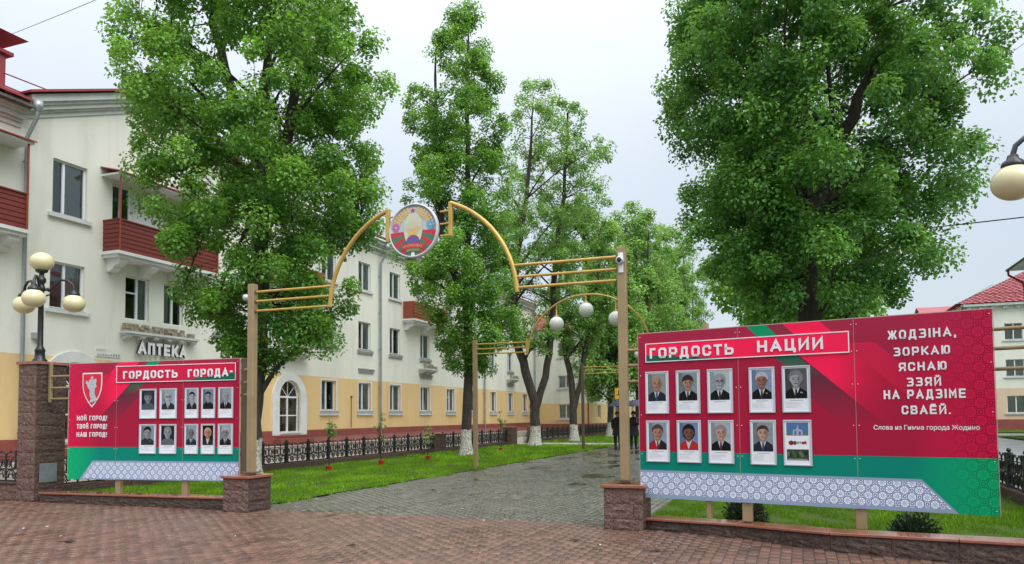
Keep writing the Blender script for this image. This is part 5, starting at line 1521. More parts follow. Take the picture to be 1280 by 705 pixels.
    if d.get('fringe'): add([(cx-fr*.98,Y[8],fz+fr*.35),(cx+fr*.2,Y[8],fz+fr*.62),(cx+fr*.98,Y[8],fz+fr*.35),(cx+fr*.8,Y[8],fz+fr*1.25),(cx-fr*.7,Y[8],fz+fr*1.3)], hair)
    dk = tuple(v*.18 for v in skin)
    for s in (-1, 1):
        add(ell(cx+s*fr*.40, fz+fr*.06, fr*.22, fr*.12, Y[8], 8), dk)
        rect(cx+s*fr*.40-fr*.25, cx+s*fr*.40+fr*.25, fz+fr*.27, fz+fr*.36, Y[8], tuple(v*.35 for v in skin) if not d.get('brow') else d['brow'])
    add([(cx-fr*.03,Y[8],fz+fr*.1),(cx+fr*.16,Y[8],fz-fr*.35),(cx-fr*.14,Y[8],fz-fr*.35)], tuple(v*.5 for v in skin))
    add(ell(cx, fz-fr*.72, fr*.36, fr*.11, Y[8], 10), tuple((skin[0]*.5, skin[1]*.3, skin[2]*.3)))
    if d.get('mous'): rect(cx-fr*.36, cx+fr*.36, fz-fr*.60, fz-fr*.45, Y[9], d['mous'])
    if d.get('glasses'):
        for s in (-1, 1):
            rect(cx+s*fr*.42-fr*.34, cx+s*fr*.42+fr*.34, fz+fr*.22, fz+fr*.32, Y[9], (0.02,0.02,0.02)); rect(cx+s*fr*.42-fr*.34, cx+s*fr*.42-fr*.28, fz-fr*.1, fz+fr*.22, Y[9], (0.05,0.05,0.05)); rect(cx+s*fr*.42+fr*.28, cx+s*fr*.42+fr*.34, fz-fr*.1, fz+fr*.22, Y[9], (0.05,0.05,0.05))
    if d.get('cap'): add([(cx-fr*1.15,Y[9],fz+fr*.55),(cx+fr*1.15,Y[9],fz+fr*.55),(cx+fr*1.25,Y[9],fz+fr*1.2),(cx,Y[9],fz+fr*1.65),(cx-fr*1.2,Y[9],fz+fr*1.15)], d['cap'])
    for k, mc in enumerate(d.get('medals', [])): add(ell(cx+pw*.22+k*.014, p0+phh*.20-k*.004, .006, .009, Y[9], 8), mc)
    # caption lines under the photo
    zc = h*.255; first = True
    while zc > h*.10:
        l = (.62 if first else r.uniform(.45, .78))*pw; x0 = w/2-l/2 if first else m0
        hgt = .0055 if first else .0032
        rect(x0, x0+l, zc, zc+hgt, Y[0], (0.22,0.23,0.27) if first else (0.50,0.52,0.57)); zc -= .016; 
        if first: zc -= .006
        first = False
        if r.random() < .12: break
    q.build('print', mats, t)
    return t
BW = lambda g: (g, g*1.01, g*1.06)
sk1, sk2, skb, skg = (0.50,0.27,0.19), (0.58,0.36,0.27), (0.16,0.075,0.04), BW(.42)
nav, blk, chk = (0.022,0.028,0.045), (0.012,0.012,0.014), (0.05,0.05,0.055)
DR = [
 [dict(bg=(.32,.36,.36), suit=nav, skin=sk1, hair=(.42,.34,.28), hs=.92, tie=(.04,.07,.18)), dict(bg=(.26,.36,.38), suit=blk, skin=sk1, hair=(.05,.03,.02), fringe=1, tie=blk), dict(bg=(.50,.60,.62), suit=blk, skin=skg, hair=BW(.35), glasses=1, tie=(.05,.03,.03)),
  dict(bg=(.28,.36,.55), suit=blk, skin=(.36,.17,.12), hair=BW(.55), hs=1.06, tie=(.03,.03,.04), medals=[(.7,.4,.05),(.6,.1,.05)], mous=(.3,.2,.2)), dict(bg=(.12,.13,.13), suit=blk, skin=BW(.40), hair=BW(.22), hs=1.08, tie=blk, medals=[BW(.6),BW(.5)])],
 [dict(bg=(.33,.42,.52), suit=(.03,.02,.02), suit2=(.45,.02,.03), skin=sk1, hair=(.10,.06,.05), tie=(.4,.03,.04), hs=1.05), dict(bg=(.20,.30,.55), suit=(.55,.03,.04), skin=(.24,.11,.065), hair=(.015,.012,.01), long=1, hs=1.1, tie=None), dict(bg=(.45,.52,.55), suit=blk, skin=(.62,.36,.29), hair=(.35,.29,.26), tie=(.12,.03,.04)),
  dict(bg=(.30,.36,.40), suit=nav, skin=sk2, hair=(.06,.04,.03), hs=.95, tie=(.04,.07,.2), medals=[(.5,.05,.05)]), dict(kind='views')]]
LR = [['portrait of a white haired man in dark blue suit, top left of the right poster', 'portrait of a brown haired man in black suit on the right poster, between two others', 'black and white portrait of a man in heavy glasses on the right poster',
       'portrait of a moustached grey haired man with gold medals on the right poster', 'black and white portrait on dark ground, directly above the frame with outdoor views'],
      ['portrait of a man in a red and black jacket, right poster', 'framed portrait of a woman in a red jacket with white scarf, on the right poster', 'portrait of a grey haired man directly below the man in heavy glasses',
       'portrait of a man in a blue tie beside the frame with outdoor views', 'frame holding two outdoor views and a red logo instead of a face']]
XR = [(.19,.345),(.641,.342),(1.082,.344),(1.639,.33),(2.057,.345)]
for r_, (zz, hh) in enumerate(((1.612,.59),(.944,.575))):
    for c_, (x_, w_) in enumerate(XR): portrait(BR, x_, zz, w_, hh, LR[r_][c_], dict(DR[r_][c_]))
DL = [
 [dict(bg=(.03,.04,.06), suit=(.10,.12,.15), skin=BW(.30), hair=(.02,.02,.03), noshirt=1, cap=(.05,.06,.08)), dict(bg=(.36,.48,.58), suit=(.03,.035,.045), skin=BW(.5), hair=BW(.4), glasses=1, tie=(.25,.2,.2)), dict(bg=(.35,.46,.54), suit=(.02,.025,.03), skin=BW(.48), hair=(.02,.02,.03), tie=(.2,.1,.1), dx=.05),
  dict(bg=(.22,.30,.36), suit=(.015,.015,.02), skin=BW(.36), hair=(.03,.03,.04), noshirt=1), dict(bg=(.34,.42,.48), suit=blk, skin=BW(.42), hair=BW(.35), tie=(.12,.03,.03))],
 [dict(bg=(.26,.36,.44), suit=(.03,.04,.045), skin=BW(.34), hair=(.015,.015,.02), noshirt=1, medals=[BW(.6)]), dict(bg=(.02,.03,.04), suit=(.14,.15,.17), skin=BW(.36), hair=BW(.28), noshirt=1, hs=.95, medals=[(.4,.1,.1)]), dict(bg=(.32,.42,.50), suit=(.02,.03,.05), skin=(.25,.2,.2), hair=BW(.45), hs=.85, tie=(.05,.07,.15), medals=[(.5,.1,.05)]),
  dict(bg=(.015,.012,.015), suit=(.03,.03,.035), skin=(.55,.24,.16), hair=(.62,.42,.24), long=1, tie=None, medals=[(.6,.1,.05)]), dict(bg=(.36,.46,.52), suit=(.015,.015,.02), skin=(.34,.28,.27), hair=BW(.5), hs=1.05, tie=(.15,.05,.05), medals=[(.55,.05,.05)])]]
LL = [['dark portrait of a figure in a cap against black, left poster', 'black and white portrait of a man in glasses, left poster', 'black and white portrait of a dark haired man turned sideways, white shirt, left poster',
       'portrait of a man in a black high necked top on the left poster', 'portrait of a grey haired man in black suit, top right of the left poster'],
      ['portrait of a dark haired man in tunic with pale badge, left poster', 'portrait of a person in grey uniform against black, left poster', 'portrait of a bald man in navy suit, left poster lower row',
       'colour portrait of a fair haired woman against black, left poster', 'portrait of a white haired man with red medals, lower right of the left poster']]
XL = [(1.638,.372),(2.08,.372),(2.625,.29),(2.975,.292),(3.33,.312)]
for r_, (zz, hh) in enumerate(((1.607,.553),(.960,.545))):
    for c_, (x_, w_) in enumerate(XL): portrait(BL, x_, zz, w_, hh, LL[r_][c_], dict(DL[r_][c_]))

# ------------------------------------------------------------------ street lamps on the tall piers
def lamp(label, u, v, z0, angs, base=None):
    t = thing('street_lamp', label, 'street lamp', P(u, v, z0), 0)
    mb = MB(); mb.lathe((0,0,0), [(.14,0),(.14,.05),(.10,.08),(.09,.22),(.105,.24),(.075,.30),(.055,.34),(.052,1.45),(.075,1.48),(.075,1.54),(.055,1.57),(.055,1.62),(.085,1.66),(.085,1.72),(.05,1.76),(.045,1.83),(.11,1.86),(.12,1.90),(.0,1.90)], 16)
    mb.build('pole', M['lampiron'], t)
    q = MB(); q.ball((0,0,2.07), .225, .195, 28, 16); q.build('globe', M['globe'], t)
    R0 = .60
    for k, a in enumerate(angs):
        c, s = math.cos(R_(a)), math.sin(R_(a))
        pts = [(c*.05,s*.05,1.50),(c*.14,s*.14,1.50),(c*.24,s*.24,1.60),(c*.36,s*.36,1.71),(c*.48,s*.48,1.70),(c*.57,s*.57,1.62),(c*R0,s*R0,1.52)]
        mb = MB(); mb.tube(pts, [.028,.028,.026,.026,.026,.028,.03], 8)
        mb.tube([(c*.06,s*.06,1.36),(c*.16,s*.16,1.40),(c*.20,s*.20,1.52)], .016, 6)
        mb.ball((c*.14,s*.14,1.50), .045, n=10, m=6)
        mb.lathe((c*R0,s*R0,1.40), [(.0,.12),(.05,.12),(.06,.08),(.10,.05),(.115,.01),(.11,-.01),(.0,-.01)], 14)
        ar = mb.build('arm', M['lampiron'], t)
        q = MB(); q.ball((c*R0,s*R0,1.23), .215, .185, 28, 16); q.build('globe', M['globe'], ar)
    return t
lamp('black street lamp with four cream globes standing on the tall granite pier', 11.05, -14.46, 2.77, (16, -70, 152))
lamp('black street lamp whose cream globe hangs in at the right edge of the view', 9.35, 2.75, 2.77, (171, 51, -69))

# ------------------------------------------------------------------ trees
def lumps(seed, n=7):
    r = np.random.default_rng(seed)
    K = r.normal(0, 1, (n, 3)); K /= np.linalg.norm(K, axis=1)[:, None]; K *= r.uniform(.7, 2.4, (n, 1)); ph = r.uniform(0, 6.28, n)
    return lambda p: np.sin(p @ K.T + ph).mean(1) * 2.0
def make_tree(name, label, x, y, prof, trunk_r, trunks, n_leaf, leaf=.10, lm='leaf', seed=1, clump_r=.5, n_clump=300, white=True, group='lime trees along the walk', gap=-.55, twig=.008, zbase=1.8, light=0.0, up=(0.5,1.3), cat='tree'):
    """prof: list of (z, rx_left, rx_right); trunks: list of polylines [(dx,dy,z)...]; leaves in clumps on twigs on limbs"""
    rg = np.random.default_rng(seed)
    t = thing(name, label, cat, (x, y, 0), 0, group)
    zs = np.array([p[0] for p in prof]); rl = np.array([p[1] for p in prof]); rr = np.array([p[2] for p in prof])
    top = zs.max()
    def env(z, a):
        l = np.interp(z, zs, rl); r_ = np.interp(z, zs, rr)
        c = np.cos(a); f = (c+1)/2
        return l*(1-f) + r_*f
    # trunk(s)
    mb = MB(); segs = []
    for ti, line in enumerate(trunks):
        pts = [Vector(p) for p in line]; sm = []
        for i in range(len(pts)-1):
            for k in range(4): sm.append(pts[i].lerp(pts[i+1], k/4))
        sm.append(pts[-1])
        for i in range(2, len(sm)-1): sm[i] += Vector((rg.normal(0,.03), rg.normal(0,.03), 0))
        z0, z1 = sm[0].z, sm[-1].z
        rs = []
        for p in sm:
            f = (p.z - z0)/(z1-z0)
            r_ = trunk_r*(1.0 if ti == 0 else .72)*(1-f)**.75 + min(.02, trunk_r*.25)
            if ti == 0: r_ *= 1 + .55*math.exp(-p.z/.35)
            if ti and p.z < trunks[ti][0][2]+.4: r_ *= .95
            rs.append(r_)
        b = len(mb.v); mb.tube(sm, rs, 14 if trunk_r > .15 else 8)
        for i in range(b, len(mb.v)):                       # uneven bark outline
            v = Vector(mb.v[i]); h = math.sin(v.z*3+i % 14)*.012 + math.sin(v.z*7.1+(i % 14)*2.3)*.01
            mb.v[i] = (v.x*(1+h), v.y*(1+h), v.z)
        segs.append((sm, rs))
    mb.build('trunk', M['barkw'] if white else M['bark'], t)
    # clump centres inside the envelope
    n = n_clump*4
    z = rg.uniform(zs.min(), top, n); a = rg.uniform(0, 2*PI, n)
    e = env(z, a)
    keep = rg.random(n) < (e/e.max())**1.3 + .08
    z, a, e = z[keep], a[keep], e[keep]
    rad = e*np.sqrt(rg.uniform(.10, 1.0, len(z)))
    C = np.stack([rad*np.cos(a), rad*np.sin(a)*.95, z], 1)
    f = lumps(seed)
    lv = f(C*1.1)
    C = C*np.array([1,1,1]); s_ = 1 + .13*lv
    C[:,0] *= s_; C[:,1] *= s_
    C = C[f(C*1.5 + 7) > gap][:n_clump]
    K = len(C)
    # limbs: from the trunks up and out towards far clumps, twigs from clumps to limbs
    lb = MB(); LP = []; LR = []
    for sm, rs in segs:
        for p, r_ in zip(sm, rs):
            if p.z > zbase: LP.append(p); LR.append(r_)
    nl = 26 if trunk_r > .18 else 14
    idx = np.argsort(C[:,2]); 
    for k in range(nl):
        sm, rs = segs[k % len(segs)]
        c = Vector(C[idx[int((k+.5)/nl*K)]])
        zt = max(sm[0].z+.3, zbase, c.z - rg.uniform(*up)*math.hypot(c.x, c.y) - .2)
        i0 = min(range(len(sm)), key=lambda i: abs(sm[i].z - zt)); s0 = sm[i0]; r0 = max(min(.02, trunk_r*.4), rs[i0]*.42)
        m1 = s0.lerp(c, .4) + Vector((0, 0, (c-s0).length*.08)); m2 = s0.lerp(c, .75) + Vector((rg.normal(0,.1), rg.normal(0,.1), (c-s0).length*.07))
        pts = [s0, s0.lerp(m1, .5), m1, m1.lerp(m2, .5) + Vector((0,0,.03)), m2, c]
        rr_ = [r0, r0*.85, r0*.7, r0*.52, r0*.36, .008]
        lb.tube(pts, rr_, 6, caps=False)
        for i in range(len(pts)-1):
            for q in range(3):
                LP.append(pts[i].lerp(pts[i+1], q/3)); LR.append(rr_[i])
    LPa = np.array([p[:] for p in LP])
    for c in C:
        d = LPa - c; dist = (d**2).sum(1) + np.where(d[:,2] > .1, 3.0, 0)
        i = int(dist.argmin()); s0 = Vector(LPa[i]); cc = Vector(c)
        m_ = s0.lerp(cc, .5) + Vector((rg.normal(0,.05), rg.normal(0,.05), .08))
        r0 = min(.03, max(twig, LR[i]*.35))
        lb.tube([s0, m_, cc], [r0, r0*.6, .004], 4, caps=False)
    lb.build('branches', M['bark'], t)
    # leaves
    per = rg.poisson(n_leaf/K, K); ci = np.repeat(np.arange(K), per); N = len(ci)
    d = rg.normal(0, 1, (N, 3)); d /= np.linalg.norm(d, axis=1)[:, None]
    cr = clump_r*rg.uniform(.6, 1.35, K)
    r_ = cr[ci]*rg.random(N)**.45
    pos = C[ci] + d*r_[:, None]*np.array([1.0, 1.0, .95])
    pos[:,2] -= (r_**2)*.35                                   # outer leaves hang down in sprays
    # a few loose sprigs outside
    nrm = d*.55 + np.array([0, 0, .75]) + rg.normal(0, .45, (N, 3)); nrm /= np.linalg.norm(nrm, axis=1)[:, None]
    tan = d*np.array([1,1,.2]) + rg.normal(0, .6, (N, 3)) + np.array([0,0,-.8]); tan -= nrm*(tan*nrm).sum(1)[:, None]; tan /= np.linalg.norm(tan, axis=1)[:, None]
    bt = np.cross(nrm, tan)
    L_ = leaf*rg.uniform(.6, 1.25, N)[:, None]; Wd = L_*rg.uniform(.40, .52, N)[:, None]
    fold = nrm*(L_*.14)
    p0 = pos; p1 = pos + tan*L_*.30 + bt*Wd + fold; p2 = pos + tan*L_*.72 + bt*Wd*.72 + fold*.8; p3 = pos + tan*L_*1.05 - nrm*L_*.12
    p4 = pos + tan*L_*.72 - bt*Wd*.72 + fold*.8; p5 = pos + tan*L_*.30 - bt*Wd + fold
    V = np.stack([p0,p1,p2,p3,p4,p5], 1).reshape(-1, 3)
    b = (np.arange(N)*6)[:, None]
    F = np.concatenate([b + np.array([[0,1,2,3]]), b + np.array([[0,3,4,5]])])
    hgt = (C[:,2]-zs.min())/(top-zs.min())
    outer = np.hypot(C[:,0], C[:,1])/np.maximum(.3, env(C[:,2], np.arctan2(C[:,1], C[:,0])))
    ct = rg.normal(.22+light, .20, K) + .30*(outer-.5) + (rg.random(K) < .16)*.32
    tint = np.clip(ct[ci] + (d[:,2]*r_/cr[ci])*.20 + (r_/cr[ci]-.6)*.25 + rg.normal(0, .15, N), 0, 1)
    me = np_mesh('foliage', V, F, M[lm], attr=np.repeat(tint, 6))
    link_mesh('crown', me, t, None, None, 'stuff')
    return t
def px(x, depth): return (x-640)/950*depth
# the big lime on the left, behind the left post
make_tree('lime_tree', 'broad dense lime tree rising behind the left gate post and the АПТЕКА wall', px(321,19.6), 19.6,
    [(3.0,.3,.4),(3.4,.7,1.6),(4.1,1.35,2.3),(5.1,2.05,2.7),(6.1,2.2,3.0),(7.2,2.7,3.3),(8.4,3.3,3.5),(10.2,3.9,3.4),(12.2,3.5,2.6),(14.2,2.4,2.0),(15.8,1.0,.9)], .225,
    [[(-.17,0,0),(-.12,0,1.5),(.02,.05,3.5),(.12,0,6),(.1,.1,9),(.2,.1,12),(.1,.1,15.2)], [(.12,0,7.2),(.6,.1,8.6),(1.0,.2,11),(1.1,.2,13.5)], [(.1,.05,8.0),(-.6,0,9.6),(-1.2,-.1,12),(-1.3,0,13.6)]],
    150000, .080, 'leaf', 11, .40, 620, gap=-.50)
# the big lime on the right, behind the right poster
make_tree('lime_tree', 'largest lime tree, dark green, standing behind the ГОРДОСТЬ НАЦИИ poster', px(1014,17.0), 17.0,
    [(4.0,1.4,1.6),(4.6,2.3,2.4),(5.5,2.6,3.0),(6.4,2.7,3.4),(7.3,2.8,3.7),(9.0,2.9,3.9),(10.9,2.9,3.9),(12.5,2.4,2.8),(14.0,1.0,1.2)], .25,
    [[(0,0,0),(.0,0,2),(.02,.05,3.6),(.0,0,5),(.0,.1,8),(.1,.1,11),(.0,.1,13.6)], [(0,0,5.2),(-.5,.1,7),(-1.0,.2,9.5),(-1.2,.2,12)], [(.0,.05,5.6),(.7,0,7.4),(1.5,-.1,9.2),(2.1,0,11.4)]],
    175000, .076, 'leaf2', 23, .40, 700, gap=-.62)
make_tree('lime_tree', 'tall narrow lime tree with whitewashed foot, right behind the round emblem', px(582,31.0), 31.0,
    [(3.6,.5,1.0),(4.6,1.1,2.1),(5.8,1.5,2.3),(6.8,2.3,2.3),(8.0,3.0,2.3),(11,2.5,1.9),(14,2.3,1.7),(16,2.0,1.3),(17.8,1.1,.9),(18.8,.3,.4)], .19,
    [[(0,0,0),(.03,0,2),(.12,0,4),(.05,0,7),(.2,0,10),(.1,0,14),(.2,0,18.2)], [(.05,0,6),(-.8,0,8.5),(-1.2,.2,12),(-1.2,.2,17.0)]],
    82000, .09, 'leaf', 31, .38, 500, gap=-.28)
make_tree('lime_tree', 'forked lime tree with two spreading limbs and whitewashed foot, pale crown', px(668,39.5), 39.5,
    [(4.6,.3,.5),(6.0,1.1,1.3),(8,2.0,2.4),(11,2.2,3.4),(13,1.8,4.0),(15,1.5,3.8),(17,1.2,3.0),(18.4,.8,2.2),(19.2,.3,.8)], .25,
    [[(0,0,0),(.05,0,1.6),(-.05,0,2.6),(-.6,0,4.4),(-1.1,0,6.6),(-.8,0,10),(-.2,0,14),(.1,0,18.4)], [(.05,0,1.9),(.55,0,3.6),(.95,0,6),(1.1,0,9),(1.6,0,13),(1.9,0,17.6)]],
    40000, .10, 'leaf3', 43, .40, 380, gap=-.22, light=.1)
make_tree('lime_tree', 'shorter forked lime tree with a narrow Y shaped trunk right of the fence opening', px(717,46.0), 46.0,
    [(4.6,.4,.5),(5.8,1.0,1.4),(8,1.7,2.5),(11,1.5,3.0),(13,1.0,2.6),(14.6,.4,1.2)], .22,
    [[(0,0,0),(.0,0,1.7),(-.1,0,3.2),(-.5,0,5.6),(-.9,0,8.4),(-.4,0,13.6)], [(.0,0,1.9),(.4,0,3.6),(.8,0,6),(1.5,0,9),(1.7,0,12.8)]],
    26000, .12, 'leaf3', 47, .42, 230, gap=-.3, light=.05)
far = [(797,62.0,19.5,51,'lime tree behind the umbrellas, its whitewashed trunk beside the right gate post'),(812,73,21,52,'tall far lime tree seen just over the left end of the right poster'),
       (836,84,23,53,'very far lime tree in the left row, third beyond the umbrellas'),(762,56,16,57,'slim pale lime tree just left of the right gate post, far down the row'),
       (858,96,25,54,'farthest lime tree of the left row, closing the walk')]
for x_, d_, h_, sd, lb_ in far:
    R0 = h_*.155
    make_tree('lime_tree', lb_, px(x_, d_), d_,
        [(h_*.20,R0*.5,R0*.5),(h_*.30,R0*.9,R0*.9),(h_*.55,R0,R0),(h_*.78,R0*.85,R0*.85),(h_*.92,R0*.5,R0*.5),(h_,R0*.15,R0*.15)], .22,
        [[(0,0,0),(.05,0,h_*.2),(.1,0,h_*.5),(0,0,h_*.96)], [(.05,0,h_*.22),(.9,0,h_*.45),(1.1,0,h_*.85)]], 24000, .19, 'leaf3' if sd != 52 else 'leaf', sd, .75, 170, gap=-.4, light=.1)
for u_, h_, sd, lb_ in ((29.5,14,61,'lime tree of the right row, next behind the largest one'),(41,16,62,'lime tree of the right row, second behind the largest one'),(54,19,63,'lime tree of the right row, third behind the largest one'),(70,21,64,'farthest lime tree of the right row')):
    p_ = P(u_, .1); R0 = 3.1 if u_ < 60 else 4.2
    make_tree('lime_tree', lb_, p_.x, p_.y,
        [(2.6,R0*.7,R0*.6),(4.5,R0*1.0,R0*.9),(h_*.5,R0*1.05,R0*.9),(h_*.78,R0*.8,R0*.7),(h_*.92,R0*.4,R0*.4),(h_,R0*.15,R0*.15)], .22,
        [[(0,0,0),(.05,0,h_*.2),(.1,0,h_*.5),(0,0,h_*.96)], [(.05,0,h_*.22),(.9,0,h_*.45),(1.1,0,h_*.85)]], 26000, .17, 'leaf', sd, .65, 230, gap=-.5)

# ------------------------------------------------------------------ saplings with red collars
for k, (u, v, h, sd, lab) in enumerate(((19.1,-13.0,1.6,71,'thin sapling with a red foot collar, nearest to the left gate post'),(22.0,-12.95,1.75,72,'tallest thin sapling with a red foot collar, in front of the iron fence'),
        (25.0,-12.75,1.3,73,'thin sapling with a red foot collar just left of the dark fence pier'),(31.6,-12.5,1.8,74,'thin sapling with a red foot collar between the two middle whitewashed limes'))):
    p_ = P(u, v)
    t = make_tree('sapling', lab, p_.x, p_.y, [(h*.5,.10,.14),(h*.7,.20,.26),(h*.88,.12,.16),(h,.05,.05)], .014, [[(0,0,0),(.02,0,h*.4),(-.02,0,h*.7),(0,0,h*.98)]],
        (70, 45, 80, 65)[k], .08, 'leaf3', sd, .08, 12, white=False, group='young saplings planted on the left lawn', gap=-2, twig=.004, zbase=.5, light=.2, cat='sapling')
    mb = MB(); mb.lathe((0,0,0), [(.0,.03),(.075,.03),(.082,.05),(.085,.17),(.09,.19),(.07,.19),(.065,.06)], 12); mb.build('foot_collar', M['redplastic'], t)

# ------------------------------------------------------------------ shrubs behind the right wall and by the opening
def shrub(label, u, v, r, h, sd, n=2600):
    p_ = P(u, v); t = thing('shrub', label, 'shrub', (p_.x, p_.y, 0), 0)
    rg = np.random.default_rng(sd)
    mb = MB()
    for k in range(14):
        a = rg.uniform(0, 6.28); mb.tube([(0,0,0),(math.cos(a)*r*.4,math.sin(a)*r*.4,h*.5),(math.cos(a)*r*.8,math.sin(a)*r*.8,h*rg.uniform(.6,.95))], [.014,.009,.004], 5)
    mb.build('stems', M['bark'], t)
    d = rg.normal(0,1,(n,3)); d /= np.linalg.norm(d,axis=1)[:,None]; d[:,2] = np.abs(d[:,2])
    rad = rg.random(n)**.35*(1+.12*np.sin(d[:,0]*7+d[:,1]*5))
    pos = d*rad[:,None]*np.array([r,r,h])*np.array([1,1,1]) + np.array([0,0,.03])
    tan = d + rg.normal(0,.5,(n,3)); tan /= np.linalg.norm(tan,axis=1)[:,None]; sd_ = np.cross(tan, rg.normal(0,1,(n,3))); sd_ /= np.linalg.norm(sd_,axis=1)[:,None]
    l = .05
    V = np.stack([pos-sd_*.008, pos+sd_*.008, pos+tan*l*.6+sd_*.007, pos+tan*l], 1).reshape(-1,3); F = np.arange(len(V)).reshape(-1,4)
    link_mesh('foliage', np_mesh('shrub_foliage', V, F, M['needle'], attr=np.repeat(rg.random(n), 4)), t, None, None, 'stuff')
shrub('small dark evergreen bush under the middle of the right poster', 11.3, -.75, .30, .42, 1)
shrub('low dark straggly bush under the right third of the right poster', 10.3, 1.25, .30, .36, 2)
shrub('dark green bush standing in the fence opening', 41.5, -14.4, .6, .7, 3, 3500)

# ------------------------------------------------------------------ two people under navy umbrellas
def person(label, x, y, face, seed, umb_label):
    t = thing('person', label, 'person', (x, y, 0), face)
    bm = bmesh.new(); sk = bm.verts.layers.skin.verify()
    def v(p, r): q = bm.verts.new(p); q[sk].radius = (r, r*.85 if r > .1 else r); return q
    pelvis = v((0,0,.93), .15); pelvis[sk].use_root = True
    waist = v((0,0,1.10), .135); chest = v((0,.0,1.32), .16); neck0 = v((0,0,1.47), .065); neck1 = v((0,-.01,1.54), .055); head = v((0,-.02,1.63), .10); crown = v((0,-.01,1.73), .075)
    for a, b in ((pelvis,waist),(waist,chest),(chest,neck0),(neck0,neck1),(neck1,head),(head,crown)): bm.edges.new((a,b))
    def hand(w, dx, dy, dz):
        palm = v((w.co.x+dx*.07, w.co.y+dy*.07, w.co.z+dz*.07), .024); bm.edges.new((w, palm))
        for k in range(4):
            o = (k-1.5)*.019; l = (.062,.072,.068,.052)[k]
            a = v((palm.co.x+dx*.035+o*abs(dz)*.3, palm.co.y+dy*.03+o, palm.co.z+dz*.035), .0095); b = v((a.co.x+dx*l*.5, a.co.y+dy*l*.5-.012, a.co.z+dz*l*.5), .0085); c = v((b.co.x-.002, b.co.y-.02, b.co.z+dz*.018), .0075)
            bm.edges.new((palm,a)); bm.edges.new((a,b)); bm.edges.new((b,c))
        a = v((palm.co.x-.02, palm.co.y-.03, palm.co.z+dz*.005), .010); b = v((a.co.x-.006, a.co.y-.025, a.co.z+dz*.02), .0085); bm.edges.new((palm,a)); bm.edges.new((a,b))
    for s in (-1, 1):
        hip = v((s*.10,0,.88), .10); knee = v((s*.105,-.03*s,.50), .065); ank = v((s*.105,.02*s,.10), .045); toe = v((s*.115,-.13+.02*s,.05), .04)
        bm.edges.new((pelvis,hip)); bm.edges.new((hip,knee)); bm.edges.new((knee,ank)); bm.edges.new((ank,toe))
        shd = v((s*.19,0,1.42), .07); bm.edges.new((chest,shd))
        if s == 1: el = v((.25,-.05,1.16), .047); wr = v((.14,-.26,1.26), .03)
        else: el = v((-.25,.02,1.15), .047); wr = v((-.25,-.06,.90), .03)
        bm.edges.new((shd,el)); bm.edges.new((el,wr))
        hand(wr, 0, -.3 if s == 1 else 0, .9 if s == 1 else -1)
    me = bpy.data.meshes.new('body'); bm.to_mesh(me); bm.free()
    for m_ in (M['skin'],): me.materials.append(m_)
    o = link_mesh('body', me, t)
    o.modifiers.new('skin', 'SKIN').use_smooth_shade = True
    o.modifiers.new('subsurf', 'SUBSURF').levels = 1
    q = MB(); n = 18
    prof = [(.62,.27,.20),(.80,.25,.19),(1.0,.215,.165),(1.15,.205,.16),(1.30,.225,.165),(1.42,.215,.14),(1.48,.13,.11),(1.51,.085,.08)]
    vs = [(a*math.cos(2*PI*k/n), b*math.sin(2*PI*k/n), z) for z, a, b in prof for k in range(n)]
    q.add(vs, [(i*n+k, i*n+(k+1)%n, (i+1)*n+(k+1)%n, (i+1)*n+k) for i in range(len(prof)-1) for k in range(n)], 0, True)
    q.tube([(.19,0,1.42),(.25,-.05,1.16),(.15,-.24,1.25)], [.085,.068,.05], 10); q.tube([(-.19,0,1.42),(-.25,.02,1.15),(-.25,-.05,.93)], [.085,.068,.05], 10)
    q.build('coat', M['coat'], t)
    q = MB()
    for s in (-1, 1): q.tube([(s*.10,0,.85),(s*.105,-.03*s,.50),(s*.105,.02*s,.09)], [.115,.08,.062], 10)
    q.build('trousers', M['trouser'], t)
    q = MB()
    for s in (-1, 1): q.tube([(s*.105,.06+.02*s,.045),(s*.11,-.04+.02*s,.055),(s*.115,-.16+.02*s,.035)], [.06,.068,.055], 8)
    q.build('shoes', M['black'], t)
    q = MB(); q.ball((0,.015,1.675), .108, .112, 14, 10); q.build('hair', M['soil'], t)
    q = MB()
    for s in (-1, 1): q.ball((s*.035,-.112,1.655), .011, n=8, m=6)
    q.build('eyes', M['black'], t)
    q = MB(); q.tube([(0,-.105,1.65),(0,-.135,1.615),(0,-.118,1.61)], [.008,.014,.01], 6); q.build('nose', M['skin'], t)
    q = MB(); q.tube([(-.022,-.114,1.578),(0,-.119,1.576),(.022,-.114,1.578)], .005, 5); q.build('mouth', M['redpipe'], t)
    # umbrella, held: its own thing
    c, s = math.cos(face), math.sin(face)
    ux, uy = x + c*.10 + s*.26, y + s*.10 - c*.26
    ut = thing('umbrella', umb_label, 'umbrella', (ux, uy, 1.33), face, 'open navy umbrellas')
    q = MB(); q.tube([(0,0,-.02),(0,0,1.02)], .008, 6); q.tube([(0,0,0),(0,0,-.10),(.03,0,-.13),(.05,0,-.10)], .012, 6); q.build('shaft', M['black'], ut)
    q = MB(); R0 = .66; nr = 8; rings = 6
    def up(a, f): sc = 1 - .06*math.sin(a*nr/2)**2*f; return (R0*f*math.cos(a)*sc, R0*f*math.sin(a)*sc, .98 - .30*f**2 + .02*math.sin(a*nr/2)**2*f)
    na = 32; vs = [(0,0,.98)] + [up(2*PI*k/na, (r_+1)/rings) for r_ in range(rings) for k in range(na)]
    fs = [(0, 1+k, 1+(k+1)%na) for k in range(na)] + [(1+r_*na+k, 1+(r_+1)*na+k, 1+(r_+1)*na+(k+1)%na, 1+r_*na+(k+1)%na) for r_ in range(rings-1) for k in range(na)]
    q.add(vs, fs, 0, True); q.build('canopy', M['navy'], ut)
